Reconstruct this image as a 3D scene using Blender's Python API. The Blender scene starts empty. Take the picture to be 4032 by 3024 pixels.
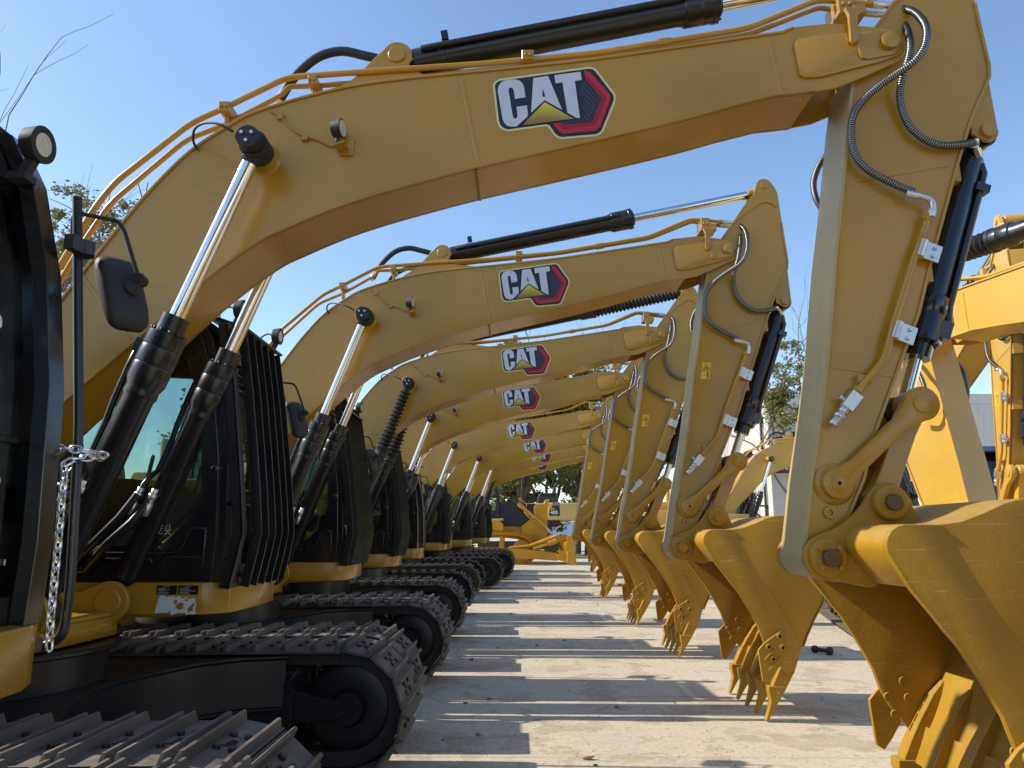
# yard of excavators
L_OUT=[(-0.118,4.027),(-0.109,4.047),(-0.091,4.059),(0.42,4.134),(0.443,4.129),(0.456,4.116),(0.554,3.969),(0.557,3.943),(0.548,3.913),(0.485,3.754),(0.471,3.735),(0.452,3.725),(0.263,3.708),(0.24,3.713),(0.222,3.73),(0.191,3.78),(0.173,3.787),(-0.04,3.756),(-0.067,3.763),(-0.085,3.781),(-0.094,3.811)]
L_C=[(-0.102,3.996),(-0.097,4.026),(-0.081,4.049),(-0.054,4.062),(-0.003,4.066),(0.024,4.057),(0.042,4.036),(0.049,4.011),(0.056,3.953),(-0.003,3.943),(-0.01,3.996),(-0.017,4.012),(-0.029,4.015),(-0.038,4.009),(-0.04,3.996),(-0.017,3.84),(-0.01,3.823),(-0.001,3.819),(0.008,3.826),(0.011,3.84),(0.005,3.894),(0.064,3.902),(0.07,3.845),(0.064,3.83),(0.005,3.773),(-0.022,3.771),(-0.049,3.778),(-0.065,3.796),(-0.074,3.82)]
L_A=[(0.101,4.074),(0.185,4.087),(0.263,3.874),(0.165,3.935),(0.087,3.857)]
L_A0=[(0.153,4.013),(0.152,3.955),(0.169,3.957)]
L_T=[(0.221,4.092),(0.371,4.113),(0.377,4.062),(0.337,4.055),(0.363,3.825),(0.346,3.823),(0.292,3.857),(0.267,4.046),(0.228,4.04)]
L_TRI=[(0.165,3.921),(0.035,3.777),(0.328,3.818)]
L_RED=[(0.39,4.121),(0.41,4.117),(0.429,4.106),(0.531,3.974),(0.537,3.954),(0.534,3.933),(0.474,3.769),(0.458,3.752),(0.435,3.745),(0.272,3.728),(0.254,3.735),(0.241,3.748),(0.209,3.792),(0.264,3.798),(0.279,3.782),(0.418,3.798),(0.432,3.805),(0.485,3.943),(0.402,4.063)]
L_RED2=[(0.396,4.086),(0.414,4.081),(0.512,3.954),(0.513,3.944),(0.449,3.779),(0.272,3.756),(0.259,3.762),(0.239,3.793),(0.264,3.798),(0.279,3.782),(0.418,3.798),(0.432,3.805),(0.485,3.943),(0.402,4.063)]
L_HEX=[(0.391,4.033),(0.378,4.013),(0.404,4.016),(0.391,3.996),(0.416,4.0),(0.378,3.976),(0.403,3.98),(0.429,3.984),(0.39,3.96),(0.416,3.964),(0.441,3.967),(0.402,3.944),(0.428,3.947),(0.454,3.951),(0.389,3.924),(0.415,3.927),(0.441,3.931),(0.466,3.935),(0.402,3.908),(0.427,3.911),(0.453,3.915),(0.389,3.888),(0.414,3.891),(0.44,3.895),(0.401,3.871),(0.427,3.875),(0.452,3.879),(0.413,3.855),(0.439,3.859),(0.4,3.836),(0.426,3.839),(0.286,3.802),(0.311,3.805),(0.336,3.809),(0.362,3.812),(0.387,3.816),(0.413,3.819)]
HOSE_A=[(2.187,4.441),(2.254,4.416),(2.303,4.347),(2.309,4.269),(2.281,4.182),(2.221,4.105),(2.129,4.038),(2.028,3.967),(1.926,3.878),(1.858,3.785),(1.833,3.683),(1.833,3.591),(1.859,3.509),(1.912,3.446),(1.998,3.392),(2.077,3.351),(2.14,3.324)]
HOSE_A_FIT=[(2.157,3.339),(2.228,3.302),(2.25,3.262),(2.239,3.209)]
HOSE_B=[(2.172,4.41),(2.214,4.345),(2.228,4.252),(2.215,4.164),(2.182,4.077),(2.152,3.991),(2.136,3.896),(2.146,3.802),(2.18,3.718),(2.241,3.653),(2.321,3.615),(2.422,3.615),(2.521,3.631)]
HOSE_B_FIT=[(2.607,3.703),(2.67,3.717),(2.698,3.7),(2.69,3.667)]
HOSE_C=[(2.045,3.99),(1.989,3.9),(1.913,3.804),(1.867,3.694),(1.866,3.601),(1.895,3.518),(1.951,3.446)]
STICK_PIPE=[(2.255,3.22),(2.197,3.074),(2.166,3.011),(2.011,2.624),(1.943,2.424),(1.783,2.252)]
STICK_BLOCK=[(1.782,2.243),(1.72,2.171),(1.68,2.122)]
CLAMPS=[(2.202,3.043),(2.019,2.586)]
PIPE_UP=[(-2.623,2.775),(-2.542,2.953),(-2.384,3.309),(-2.279,3.477),(-1.871,3.85),(-1.717,3.928),(-1.403,4.06),(-1.348,4.131),(-1.258,4.145),(-0.808,4.179),(-0.195,4.222),(0.468,4.29),(1.369,4.45),(1.793,4.639),(1.912,4.634),(2.138,4.607)]
PIPE_LO=[(-2.657,2.74),(-2.567,2.935),(-2.484,3.124),(-2.329,3.416),(-1.925,3.813),(-1.696,3.912),(-1.378,4.102),(-1.348,4.154),(-1.164,4.159),(-0.733,4.198),(0.478,4.332),(1.399,4.49),(1.831,4.673),(1.914,4.657),(2.126,4.629)]
PIPE_CLAMP=[(-1.68,3.94),(-1.18,4.108),(-0.168,4.241),(0.072,4.265),(1.954,4.602)]
SC_BASE=[(-0.708,4.29)]
SC_GLAND=[(1.198,4.683),(-0.426,4.393),(-0.089,4.423)]
SC_HOSE=[(-1.427,4.077),(-1.265,4.158),(-1.343,4.23),(-1.319,4.227),(-1.203,4.325),(-1.056,4.371),(-0.925,4.345),(-0.812,4.316),(-0.738,4.323)]
TIPPLATE=[(1.595,4.267),(1.606,4.296),(1.634,4.316),(1.888,4.35),(2.163,4.359),(2.204,4.329),(2.219,4.284),(2.208,4.235),(2.178,4.201),(2.074,4.162),(1.733,4.07),(1.646,4.064),(1.616,4.08)]
TIPPLATE2=[(1.944,4.304),(1.959,4.329),(2.147,4.358),(2.188,4.328),(2.207,4.278),(2.186,4.224),(2.149,4.2),(2.006,4.171),(1.972,4.176),(1.96,4.196)]
TIPBR=[(1.852,4.406),(1.9,4.406),(1.879,4.238),(1.85,4.226),(1.834,4.248)]
SEAMS=[(-0.309,4.079),(-0.203,3.523),(1.462,4.325),(1.508,3.969),(-2.359,2.915),(-2.047,2.513)]
LAMP=[(-0.992,3.756),(-0.928,3.671),(-0.951,3.615),(-1.392,3.853),(-1.316,3.814),(-1.251,3.748),(-1.188,3.705),(-1.048,3.658)]
RINGHOSE=[(-1.772,3.624),(-1.789,3.67),(-1.756,3.69),(-1.662,3.679),(-1.576,3.658),(-1.515,3.637)]
PLATE_SIDE=[(-2.899,2.647)]
import bpy, bmesh, math, random
from mathutils import Vector, Matrix, noise
R = math.radians
scn = bpy.context.scene
col = scn.collection

# ---------------------------------------------------------------- helpers
class MB:
    """collects shapes (machine coordinates: x forward, y to the operator's left, z up) for ONE mesh"""
    def __init__(s): s.v = []; s.f = []; s.m = []; s.cur = 0
    def add(s, vs, fs):
        o = len(s.v); s.v += [tuple(p) for p in vs]
        for f in fs: s.f.append(tuple(i + o for i in f)); s.m.append(s.cur)
    def prism(s, prof, y0, y1):
        n = len(prof)
        a = sum(prof[i][0]*prof[(i+1) % n][1]-prof[(i+1) % n][0]*prof[i][1] for i in range(n))
        if a < 0: prof = prof[::-1]
        vs = [(x, y0, z) for x, z in prof]+[(x, y1, z) for x, z in prof]
        fs = [tuple(range(n)), tuple(range(2*n-1, n-1, -1))]
        fs += [(i, i+n, (i+1) % n+n, (i+1) % n) for i in range(n)]
        s.add(vs, fs)
    def plan(s, poly, z0, z1):
        n = len(poly)
        a = sum(poly[i][0]*poly[(i+1) % n][1]-poly[(i+1) % n][0]*poly[i][1] for i in range(n))
        if a < 0: poly = poly[::-1]
        vs = [(x, y, z0) for x, y in poly]+[(x, y, z1) for x, y in poly]
        fs = [tuple(range(n-1, -1, -1)), tuple(range(n, 2*n))]
        fs += [(i, (i+1) % n, (i+1) % n+n, i+n) for i in range(n)]
        s.add(vs, fs)
    def ring(s, outer, inner, y0, y1):
        n = len(outer)
        vs = [(x, y, z) for y in (y0, y1) for pr in (outer, inner) for x, z in pr]
        fs = []
        for i in range(n):
            j = (i+1) % n
            fs += [(i, j, n+j, n+i), (2*n+j, 2*n+i, 3*n+i, 3*n+j), (j, i, 2*n+i, 2*n+j), (n+i, n+j, 3*n+j, 3*n+i)]
        s.add(vs, fs)
    def box(s, x0, x1, y0, y1, z0, z1):
        s.prism([(x0, z0), (x1, z0), (x1, z1), (x0, z1)], y0, y1)
    def obox(s, c, ax, ay, az):
        c = Vector(c); ax = Vector(ax); ay = Vector(ay); az = Vector(az)
        vs = [c+i*ax+j*ay+k*az for i in (-1, 1) for j in (-1, 1) for k in (-1, 1)]
        s.add(vs, [(0, 1, 3, 2), (4, 6, 7, 5), (0, 4, 5, 1), (2, 3, 7, 6), (0, 2, 6, 4), (1, 5, 7, 3)])
    def bar(s, p0, p1, w, t, up=(0, 1, 0)):
        p0 = Vector(p0); p1 = Vector(p1); d = (p1-p0); u = Vector(up)
        a = d.cross(u).normalized()*w/2; b = d.cross(a).normalized()*t/2
        s.obox((p0+p1)/2, d/2, a, b)
    def tube(s, path, r, n=10, cap=True):
        P = [Vector(p) for p in path]; m = len(P)
        rs = r if isinstance(r, (list, tuple)) else [r]*m
        up = Vector((0, 1, 0)); vs = []
        for i in range(m):
            t = (P[min(i+1, m-1)]-P[max(i-1, 0)]).normalized()
            if i == 0:
                a = t.cross(up)
                if a.length < .1: a = t.cross(Vector((1, 0, 0)))
                a.normalize()
            else:
                a = (a-t*a.dot(t)).normalized()
            b = t.cross(a)
            for k in range(n):
                g = 2*math.pi*k/n
                vs.append(P[i]+(a*math.cos(g)+b*math.sin(g))*rs[i])
        fs = []
        for i in range(m-1):
            for k in range(n):
                k2 = (k+1) % n
                fs.append((i*n+k, i*n+k2, (i+1)*n+k2, (i+1)*n+k))
        if cap:
            fs.append(tuple(range(n-1, -1, -1))); fs.append(tuple((m-1)*n+k for k in range(n)))
        s.add(vs, fs)
    def cyl(s, p0, p1, r0, r1=None, n=24):
        s.tube([p0, p1], [r0, r0 if r1 is None else r1], n)
    def lathe(s, p0, p1, prof, n=24):
        """prof: (distance along the axis from p0 in metres, radius)"""
        p0 = Vector(p0); d = (Vector(p1)-p0).normalized()
        s.tube_axis(p0, d, prof, n)
    def tube_axis(s, p0, d, prof, n):
        up = Vector((0, 1, 0)) if abs(d.y) < .9 else Vector((1, 0, 0))
        a = d.cross(up).normalized(); b = d.cross(a); vs = []
        for t, r in prof:
            for k in range(n):
                g = 2*math.pi*k/n
                vs.append(p0+d*t+(a*math.cos(g)+b*math.sin(g))*max(r, 1e-4))
        fs = []
        for i in range(len(prof)-1):
            for k in range(n):
                k2 = (k+1) % n
                fs.append((i*n+k, i*n+k2, (i+1)*n+k2, (i+1)*n+k))
        fs.append(tuple(range(n-1, -1, -1))); fs.append(tuple((len(prof)-1)*n+k for k in range(n)))
        s.add(vs, fs)
    def disc(s, x, z, r, y0, y1, n=28): s.cyl((x, y0, z), (x, y1, z), r, n=n)
    def sheet(s, path, y0, y1, th):
        """thick plate along an xz path, thickened to the left of the direction of travel"""
        P = [Vector((p[0], 0, p[1])) for p in path]; m = len(P); off = []
        for i in range(m):
            t = (P[min(i+1, m-1)]-P[max(i-1, 0)]).normalized()
            off.append(P[i]+Vector((-t.z, 0, t.x))*th)
        vs = []
        for i in range(m):
            for q in (P[i], off[i]):
                vs += [(q.x, y0, q.z), (q.x, y1, q.z)]
        fs = []
        for i in range(m-1):
            a = i*4; b = a+4
            fs += [(a, a+1, b+1, b), (a+2, b+2, b+3, a+3), (a, b, b+2, a+2), (a+1, a+3, b+3, b+1)]
        fs += [(0, 2, 3, 1), ((m-1)*4, (m-1)*4+1, (m-1)*4+3, (m-1)*4+2)]
        s.add(vs, fs)
    def mesh(s, name, mats, bevel=0, smooth=35, shift=(0, 0, 0), seg=1):
        me = bpy.data.meshes.new(name)
        sx, sy, sz = shift
        me.from_pydata([(x+sx, y+sy, z+sz) for x, y, z in s.v], [], s.f)
        for m in mats: me.materials.append(m)
        me.polygons.foreach_set('material_index', s.m)
        bm = bmesh.new(); bm.from_mesh(me)
        bmesh.ops.recalc_face_normals(bm, faces=bm.faces)
        if bevel:
            ed = [e for e in bm.edges if len(e.link_faces) == 2 and e.calc_face_angle(0) > R(28)]
            bmesh.ops.bevel(bm, geom=ed, offset=bevel, segments=seg, affect='EDGES', clamp_overlap=True, profile=.5)
        bm.to_mesh(me); bm.free(); me.update()
        me.shade_smooth(); me.set_sharp_from_angle(angle=R(smooth))
        return me

def arc(cx, cz, r, a0, a1, n=8):
    return [(cx+r*math.cos(R(a0+(a1-a0)*i/n)), cz+r*math.sin(R(a0+(a1-a0)*i/n))) for i in range(n+1)]
def spline(pts, k=6):
    P = [Vector(p) for p in pts]; out = []
    for i in range(len(P)-1):
        a = P[max(i-1, 0)]; b = P[i]; c = P[i+1]; d = P[min(i+2, len(P)-1)]
        for j in range(k):
            t = j/k
            out.append(.5*((2*b)+(c-a)*t+(2*a-5*b+4*c-d)*t*t+(3*b-a-3*c+d)*t**3))
    out.append(P[-1]); return out
def spread(path, step):
    out = [path[0]]; acc = 0
    for a, b in zip(path, path[1:]):
        d = (b-a).length; t = step-acc
        while t <= d:
            out.append(a.lerp(b, t/d)); t += step
        acc = d-(t-step)
    return out
def xz(pts, y): return [(p[0], y, p[1]) for p in pts]

CACHE = {}
def link(o, parent=None):
    col.objects.link(o)
    if parent: o.parent = parent
    return o
def part(name, key, parent, fn, mats, bevel=0, smooth=35, shift=(2.8, 0, 0), label=None, seg=1):
    """one mesh object; meshes are shared between machines through their key"""
    if key not in CACHE:
        mb = MB(); fn(mb); CACHE[key] = mb.mesh(name, mats, bevel, smooth, shift, seg)
    o = link(bpy.data.objects.new(name, CACHE[key]), parent)
    if label: o['label'] = label
    return o
def thing(name, label, cat, loc=(0, 0, 0), rotz=0, group=None):
    o = link(bpy.data.objects.new(name, None)); o.empty_display_size = .3
    o.location = loc; o.rotation_euler = (0, 0, rotz)
    return tag(o, label, cat, group)
def tag(o, label=None, cat=None, group=None, kind=None):
    for k, v in (('label', label), ('category', cat), ('group', group), ('kind', kind)):
        if v: o[k] = v
    return o
def single(name, fn, mats, label=None, cat=None, kind=None, bevel=0, smooth=35, loc=(0, 0, 0), group=None):
    mb = MB(); fn(mb); me = mb.mesh(name, mats, bevel, smooth)
    o = link(bpy.data.objects.new(name, me)); o.location = loc
    return tag(o, label, cat, group, kind)

# ---------------------------------------------------------------- materials
def new_mat(name):
    m = bpy.data.materials.new(name); m.use_nodes = True
    nt = m.node_tree; b = nt.nodes['Principled BSDF']
    return m, nt, b
def N(nt, t, **kw):
    n = nt.nodes.new(t)
    for k, v in kw.items():
        if k in n.inputs.keys(): n.inputs[k].default_value = v
        else: setattr(n, k, v)
    return n
def ramp(nt, fac, p0, p1, c0=(0, 0, 0, 1), c1=(1, 1, 1, 1)):
    r = nt.nodes.new('ShaderNodeValToRGB'); e = r.color_ramp.elements
    e[0].position = p0; e[1].position = p1; e[0].color = c0; e[1].color = c1
    nt.links.new(fac, r.inputs[0]); return r.outputs[0]
def mixc(nt, fac, a, b, mode='MIX'):
    m = nt.nodes.new('ShaderNodeMix'); m.data_type = 'RGBA'; m.blend_type = mode
    for s, v in ((m.inputs[0], fac), (m.inputs[6], a), (m.inputs[7], b)):
        if hasattr(v, 'is_output'): nt.links.new(v, s)
        else: s.default_value = v if not isinstance(v, tuple) or len(v) == 4 else (*v, 1)
    return m.outputs[2]
def math_(nt, op, a, b=0.0, clamp=False):
    m = nt.nodes.new('ShaderNodeMath'); m.operation = op; m.use_clamp = clamp
    for s, v in ((m.inputs[0], a), (m.inputs[1], b)):
        if hasattr(v, 'is_output'): nt.links.new(v, s)
        else: s.default_value = v
    return m.outputs[0]
def coords(nt, scale=(1, 1, 1), per_object=True, rot=(0, 0, 0)):
    tc = nt.nodes.new('ShaderNodeTexCoord'); mp = nt.nodes.new('ShaderNodeMapping')
    mp.inputs['Scale'].default_value = scale; mp.inputs['Rotation'].default_value = rot
    nt.links.new(tc.outputs['Object'], mp.inputs['Vector'])
    if per_object:
        oi = nt.nodes.new('ShaderNodeObjectInfo'); v = nt.nodes.new('ShaderNodeVectorMath'); v.operation = 'SCALE'
        cb = nt.nodes.new('ShaderNodeCombineXYZ'); nt.links.new(oi.outputs['Random'], cb.inputs[0]); nt.links.new(oi.outputs['Random'], cb.inputs[2])
        v.inputs['Scale'].default_value = 37.; nt.links.new(cb.outputs[0], v.inputs[0]); nt.links.new(v.outputs[0], mp.inputs['Location'])
    return mp.outputs[0]
def tex(nt, vec, scale, detail=4, rough=.55, dist=0.):
    n = N(nt, 'ShaderNodeTexNoise', Scale=scale, Detail=detail, Roughness=rough, Distortion=dist)
    nt.links.new(vec, n.inputs['Vector']); return n.outputs[0]
def bump(nt, b, h, strength, dist=.01):
    n = N(nt, 'ShaderNodeBump', Strength=strength, Distance=dist)
    nt.links.new(h, n.inputs['Height']); nt.links.new(n.outputs[0], b.inputs['Normal'])
def paint(name, c, rough=.35, dust=.35, var=.12, bmp=.05, dustc=(.42, .36, .27), coat=0., streak=.25, fine=180, metal=0., spec=.5, scratch=.3, chips=.5):
    """painted steel: slight tone drift, run-off streaks, dust that settles on faces looking up"""
    m, nt, b = new_mat(name); L = nt.links.new
    v = coords(nt); big = tex(nt, v, 1.1, 3); mid = tex(nt, v, 9, 5, .65)
    c2 = tuple(min(1, x*(1-var*1.6)) for x in c); c1 = tuple(min(1, x*(1+var)) for x in c)
    base = mixc(nt, ramp(nt, big, .3, .7), c1, c2)
    vs = coords(nt, (14, 14, .5)); st = ramp(nt, tex(nt, vs, 1.6, 4, .6), .52, .78)
    base = mixc(nt, math_(nt, 'MULTIPLY', st, streak*.5), base, tuple(x*.55+y*.2 for x, y in zip(c, dustc)))
    # long smears, thin scratches and chips down to primer
    sm = ramp(nt, tex(nt, v, 2.3, 6, .7, .8), .52, .74); base = mixc(nt, math_(nt, 'MULTIPLY', sm, .22+.2*scratch), base, tuple(x*.62+y*.16 for x, y in zip(c, dustc)))
    scr = None
    for k, ro in enumerate(((.5, .7, .3), (1.9, -.5, 1.2))):
        s_ = ramp(nt, tex(nt, coords(nt, (2.2, 60, 60), True, ro), 1.5, 3, .5), .655, .69); scr = s_ if scr is None else math_(nt, 'MAXIMUM', scr, s_)
    scr = math_(nt, 'MULTIPLY', scr, ramp(nt, tex(nt, v, 1.7, 3), .42, .6)); base = mixc(nt, math_(nt, 'MULTIPLY', scr, scratch), base, tuple(min(1, x*.8+y*.45) for x, y in zip(c, dustc)))
    ch = math_(nt, 'MULTIPLY', ramp(nt, tex(nt, v, 24, 4, .6), .735, .755), ramp(nt, big, .45, .6)); base = mixc(nt, math_(nt, 'MULTIPLY', ch, chips), base, (.06, .04, .025))
    ge = nt.nodes.new('ShaderNodeNewGeometry'); sp = nt.nodes.new('ShaderNodeSeparateXYZ')
    L(ge.outputs['Normal'], sp.inputs[0])
    up = math_(nt, 'MULTIPLY', ramp(nt, sp.outputs[2], .2, .95), ramp(nt, mid, .2, .75))
    dsty = math_(nt, 'ADD', math_(nt, 'MULTIPLY', up, dust), math_(nt, 'MULTIPLY', ramp(nt, mid, .45, .8), dust*.13), True)
    base = mixc(nt, dsty, base, dustc)
    L(base, b.inputs['Base Color'])
    L(math_(nt, 'ADD', math_(nt, 'MULTIPLY', dsty, .35), math_(nt, 'ADD', math_(nt, 'MULTIPLY', mid, .22), rough-.11), True), b.inputs['Roughness'])
    b.inputs['Metallic'].default_value = metal; b.inputs['Specular IOR Level'].default_value = spec
    if coat: b.inputs['Coat Weight'].default_value = coat; b.inputs['Coat Roughness'].default_value = .12
    if bmp: bump(nt, b, math_(nt, 'ADD', tex(nt, v, fine, 2), math_(nt, 'ADD', math_(nt, 'MULTIPLY', tex(nt, v, 6, 3), 2.), math_(nt, 'MULTIPLY', scr, -.6))), bmp, .004)
    return m
def flat(name, c, rough=.5, metal=0., bmp=0., fine=60, var=.1):
    m, nt, b = new_mat(name); v = coords(nt)
    n = tex(nt, v, 5, 4)
    nt.links.new(mixc(nt, n, tuple(x*(1-var) for x in c), tuple(min(1, x*(1+var)) for x in c)), b.inputs['Base Color'])
    nt.links.new(math_(nt, 'ADD', math_(nt, 'MULTIPLY', n, .16), rough-.08, True), b.inputs['Roughness'])
    b.inputs['Metallic'].default_value = metal
    if bmp: bump(nt, b, tex(nt, v, fine, 3), bmp, .004)
    return m

YEL = paint('yellow_paint', (.44, .238, .012), .30, .26, .10, .06, dustc=(.42, .33, .20), coat=.35, streak=.3)
BUCK = paint('bucket_paint', (.40, .215, .010), .5, .42, .10, .25, fine=70, streak=.25, dustc=(.46, .35, .18), spec=.35, scratch=.8, chips=.9)
YEL2 = paint('amber_paint', (.60, .345, .040), .36, .25, .08, .04, coat=.2)
ORG = paint('orange_paint', (.60, .30, .012), .4, .2, .08, .04)
PALE = paint('pale_yellow_paint', (.60, .42, .10), .45, .2, .08, .03)
WORN = paint('worn_stick_face', (.47, .35, .16), .5, .5, .12, .12, dustc=(.46, .38, .25), streak=1.5, scratch=.6)
BLK = paint('black_paint', (.012, .012, .012), .30, .05, .2, .03, dustc=(.13, .115, .095), coat=.15, streak=.15)
BLKG = paint('gloss_black_paint', (.010, .010, .011), .2, .03, .2, .02, dustc=(.13, .115, .095), coat=.5, streak=.1)
BLKM = paint('matt_black', (.02, .02, .021), .6, .35, .2, .06, dustc=(.17, .15, .125))
UNDER = paint('undercarriage_black', (.011, .011, .0115), .36, .07, .2, .05, dustc=(.12, .105, .085))
SHOE = paint('track_shoe_steel', (.095, .078, .060), .58, .5, .3, .25, dustc=(.33, .275, .21), fine=60, metal=.0)
CHAINM = paint('track_link_steel', (.03, .028, .026), .5, .25, .2, .1, dustc=(.16, .14, .11))
PINM = paint('rusty_pin_steel', (.20, .12, .05), .5, .5, .5, .5, dustc=(.06, .035, .02), fine=40, scratch=.8, chips=1.)
CHROME = flat('chrome_rod', (.78, .78, .80), .10, 1., 0, var=.03)
SILVER = flat('zinc_fitting', (.66, .66, .67), .34, .85, .05)
HOSEB = flat('black_hose_rubber', (.016, .016, .017), .45, 0, .05)
WRAP = flat('hose_guard_wire', (.42, .42, .43), .32, .8)
SEATM = flat('seat_fabric', (.10, .15, .15), .7)
DARK = flat('dark_void', (.004, .004, .004), .8)
LW = flat('decal_silver', (.62, .62, .66), .38, .1, var=.03)
LK = flat('decal_black', (.016, .017, .022), .4, var=.03)
LCR = flat('decal_cream', (.74, .66, .33), .42, var=.03)
LR = flat('decal_red', (.55, .018, .03), .4, var=.03)
LR2 = flat('decal_dark_red', (.30, .012, .025), .4, var=.03)
LHX = flat('decal_grey', (.075, .08, .095), .4, var=.03)
LWARN = flat('warning_yellow', (.85, .55, .02), .45, var=.03)
LWHITE = flat('label_white', (.75, .76, .76), .5, var=.05)
LGRN = flat('label_green', (.12, .33, .17), .5)
BELLOW = flat('bellows_rubber', (.028, .026, .025), .62, 0, .2, 30, .25)
LENS, _nt, _b = new_mat('lamp_lens')
_b.inputs['Base Color'].default_value = (.62, .57, .46, 1); _b.inputs['Roughness'].default_value = .22
_v = N(_nt, 'ShaderNodeTexVoronoi', Scale=70.); _nt.links.new(coords(_nt), _v.inputs['Vector']); bump(_nt, _b, _v.outputs[0], .6, .004)
def decal_tri():
    m, nt, b = new_mat('decal_yellow_gradient')
    tc = nt.nodes.new('ShaderNodeTexCoord'); sp = nt.nodes.new('ShaderNodeSeparateXYZ'); nt.links.new(tc.outputs['Object'], sp.inputs[0])
    t = math_(nt, 'MULTIPLY', math_(nt, 'SUBTRACT', sp.outputs[2], 3.80), 8.)
    nt.links.new(ramp(nt, t, .0, .95, (.26, .16, .05, 1), (.80, .66, .03, 1)), b.inputs['Base Color'])
    b.inputs['Roughness'].default_value = .4
    return m
LTRI = decal_tri()
def glass(name, tint, gloss=.9, specks=False, rough=.02):
    m = bpy.data.materials.new(name); m.use_nodes = True; nt = m.node_tree; nt.nodes.clear(); L = nt.links.new
    out = nt.nodes.new('ShaderNodeOutputMaterial'); tr = N(nt, 'ShaderNodeBsdfTransparent', Color=(*tint, 1))
    gl = N(nt, 'ShaderNodeBsdfGlossy', Color=(1, 1, 1, 1), Roughness=rough); fr = N(nt, 'ShaderNodeFresnel', IOR=1.5)
    mx = nt.nodes.new('ShaderNodeMixShader')
    L(math_(nt, 'MULTIPLY', fr.outputs[0], gloss, True), mx.inputs[0]); L(tr.outputs[0], mx.inputs[1]); L(gl.outputs[0], mx.inputs[2])
    last = mx.outputs[0]; v = coords(nt)
    film = ramp(nt, tex(nt, v, 4, 5, .65), .42, .8)
    df = N(nt, 'ShaderNodeBsdfDiffuse', Color=(.32, .29, .24, 1)); m2 = nt.nodes.new('ShaderNodeMixShader')
    L(math_(nt, 'MULTIPLY', film, .10), m2.inputs[0]); L(last, m2.inputs[1]); L(df.outputs[0], m2.inputs[2]); last = m2.outputs[0]
    if specks:   # dried splashes of white on the pane
        vo = N(nt, 'ShaderNodeTexVoronoi', Scale=19.); L(coords(nt, (1, 1, .5)), vo.inputs['Vector'])
        sp = nt.nodes.new('ShaderNodeSeparateColor'); L(vo.outputs['Color'], sp.inputs[0])
        rad = math_(nt, 'MULTIPLY', math_(nt, 'POWER', sp.outputs[0], 2.4), .24)
        hit = math_(nt, 'MULTIPLY', math_(nt, 'LESS_THAN', vo.outputs['Distance'], rad), math_(nt, 'GREATER_THAN', sp.outputs[1], .3))
        d2 = N(nt, 'ShaderNodeBsdfDiffuse', Color=(.75, .74, .70, 1)); m3 = nt.nodes.new('ShaderNodeMixShader')
        L(hit, m3.inputs[0]); L(last, m3.inputs[1]); L(d2.outputs[0], m3.inputs[2]); last = m3.outputs[0]
    L(last, out.inputs[0]); return m
GLASS = glass('tinted_glass', (.72, .81, .785))
GLASSD = glass('splashed_glass', (.70, .80, .76), gloss=1.8, specks=True)
# ---------------------------------------------------------------- excavator geometry
TOP = [(-3.1,1.66),(-3.1,1.78),(-2.95,1.98),(-2.76,2.3),(-2.469,2.741),(-2.159,3.218),(-1.99,3.45),(-1.82,3.641),(-1.623,3.788),(-1.489,3.869),(-1.226,3.96),(-.965,4.028),(-.701,4.072),(-.349,4.112),(-.085,4.14),(.458,4.203),(.962,4.28),(1.536,4.371),(1.60,4.40),(1.82,4.425),(2.06,4.40)]
TIPA = arc(2.129, 4.275, .112, 80, -62, 8)
BOT = [(2.0,4.085),(1.825,4.01),(1.70,3.985),(1.599,3.972),(1.472,3.958),(1.206,3.886),(.941,3.808),(.447,3.683),(-.195,3.526),(-.511,3.438),(-.765,3.362),(-1.017,3.272),(-1.267,3.158),(-1.429,3.069),(-1.703,2.843),(-2.039,2.509),(-2.371,2.189),(-2.7,1.84),(-2.93,1.6),(-3.0,1.58)]
def smooth2(pts, k=3): return [(v.x, v.z) for v in spline([(x, 0, z) for x, z in pts], k)]
TOP = TOP[:2]+smooth2(TOP[2:18])+TOP[18:]
BOT = BOT[:5]+smooth2(BOT[5:18])+BOT[18:]
BOOM = TOP+TIPA+BOT
def boom_mesh(b):
    for s in (-1, 1):
        b.prism(BOOM, s*.183, s*.2)
    b.sheet(TOP[2:-2], -.212, .212, -.016)
    b.sheet([p for p in reversed(BOT[2:-1])], -.212, .212, .016)
    b.box(1.6, 1.66, -.18, .18, 4.0, 4.38)
    for (a, c) in ((SEAMS[0], SEAMS[1]), (SEAMS[2], SEAMS[3]), (SEAMS[4], SEAMS[5])):   # weld beads
        b.bar((a[0], -.201, a[1]-.01), (c[0], -.201, c[1]+.01), .022, .007, (0, 1, 0))
        b.bar((a[0], .201, a[1]-.01), (c[0], .201, c[1]+.01), .022, .007, (0, 1, 0))
    b.bar((-.215, -.19, 3.512), (-.215, .19, 3.512), .018, .012, (0, 0, 1))
    for s in (-1, 1):                                        # boss for the lift cylinders
        b.lathe((-1.41, s*.19, 3.575), (-1.41, s*2, 3.575), [(0, .188), (.009, .184), (.011, .174), (.005, .166), (.004, .105), (.022, .086), (.06, .078), (.2, .074)], 40)
        b.disc(-2.98, 1.7, .13, s*.2, s*.24)
    b.cyl((-2.98, -.3, 1.7), (-2.98, .3, 1.7), .06)
def tip_plate_mesh(b):
    for s in (-1, 1):
        b.prism(TIPPLATE, s*.2, s*.218); b.prism(TIPPLATE2, s*.218, s*.232)
        b.disc(2.129, 4.275, .05, s*.232, s*.262)
    b.cyl((2.129, -.24, 4.275), (2.129, .24, 4.275), .048)
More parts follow.
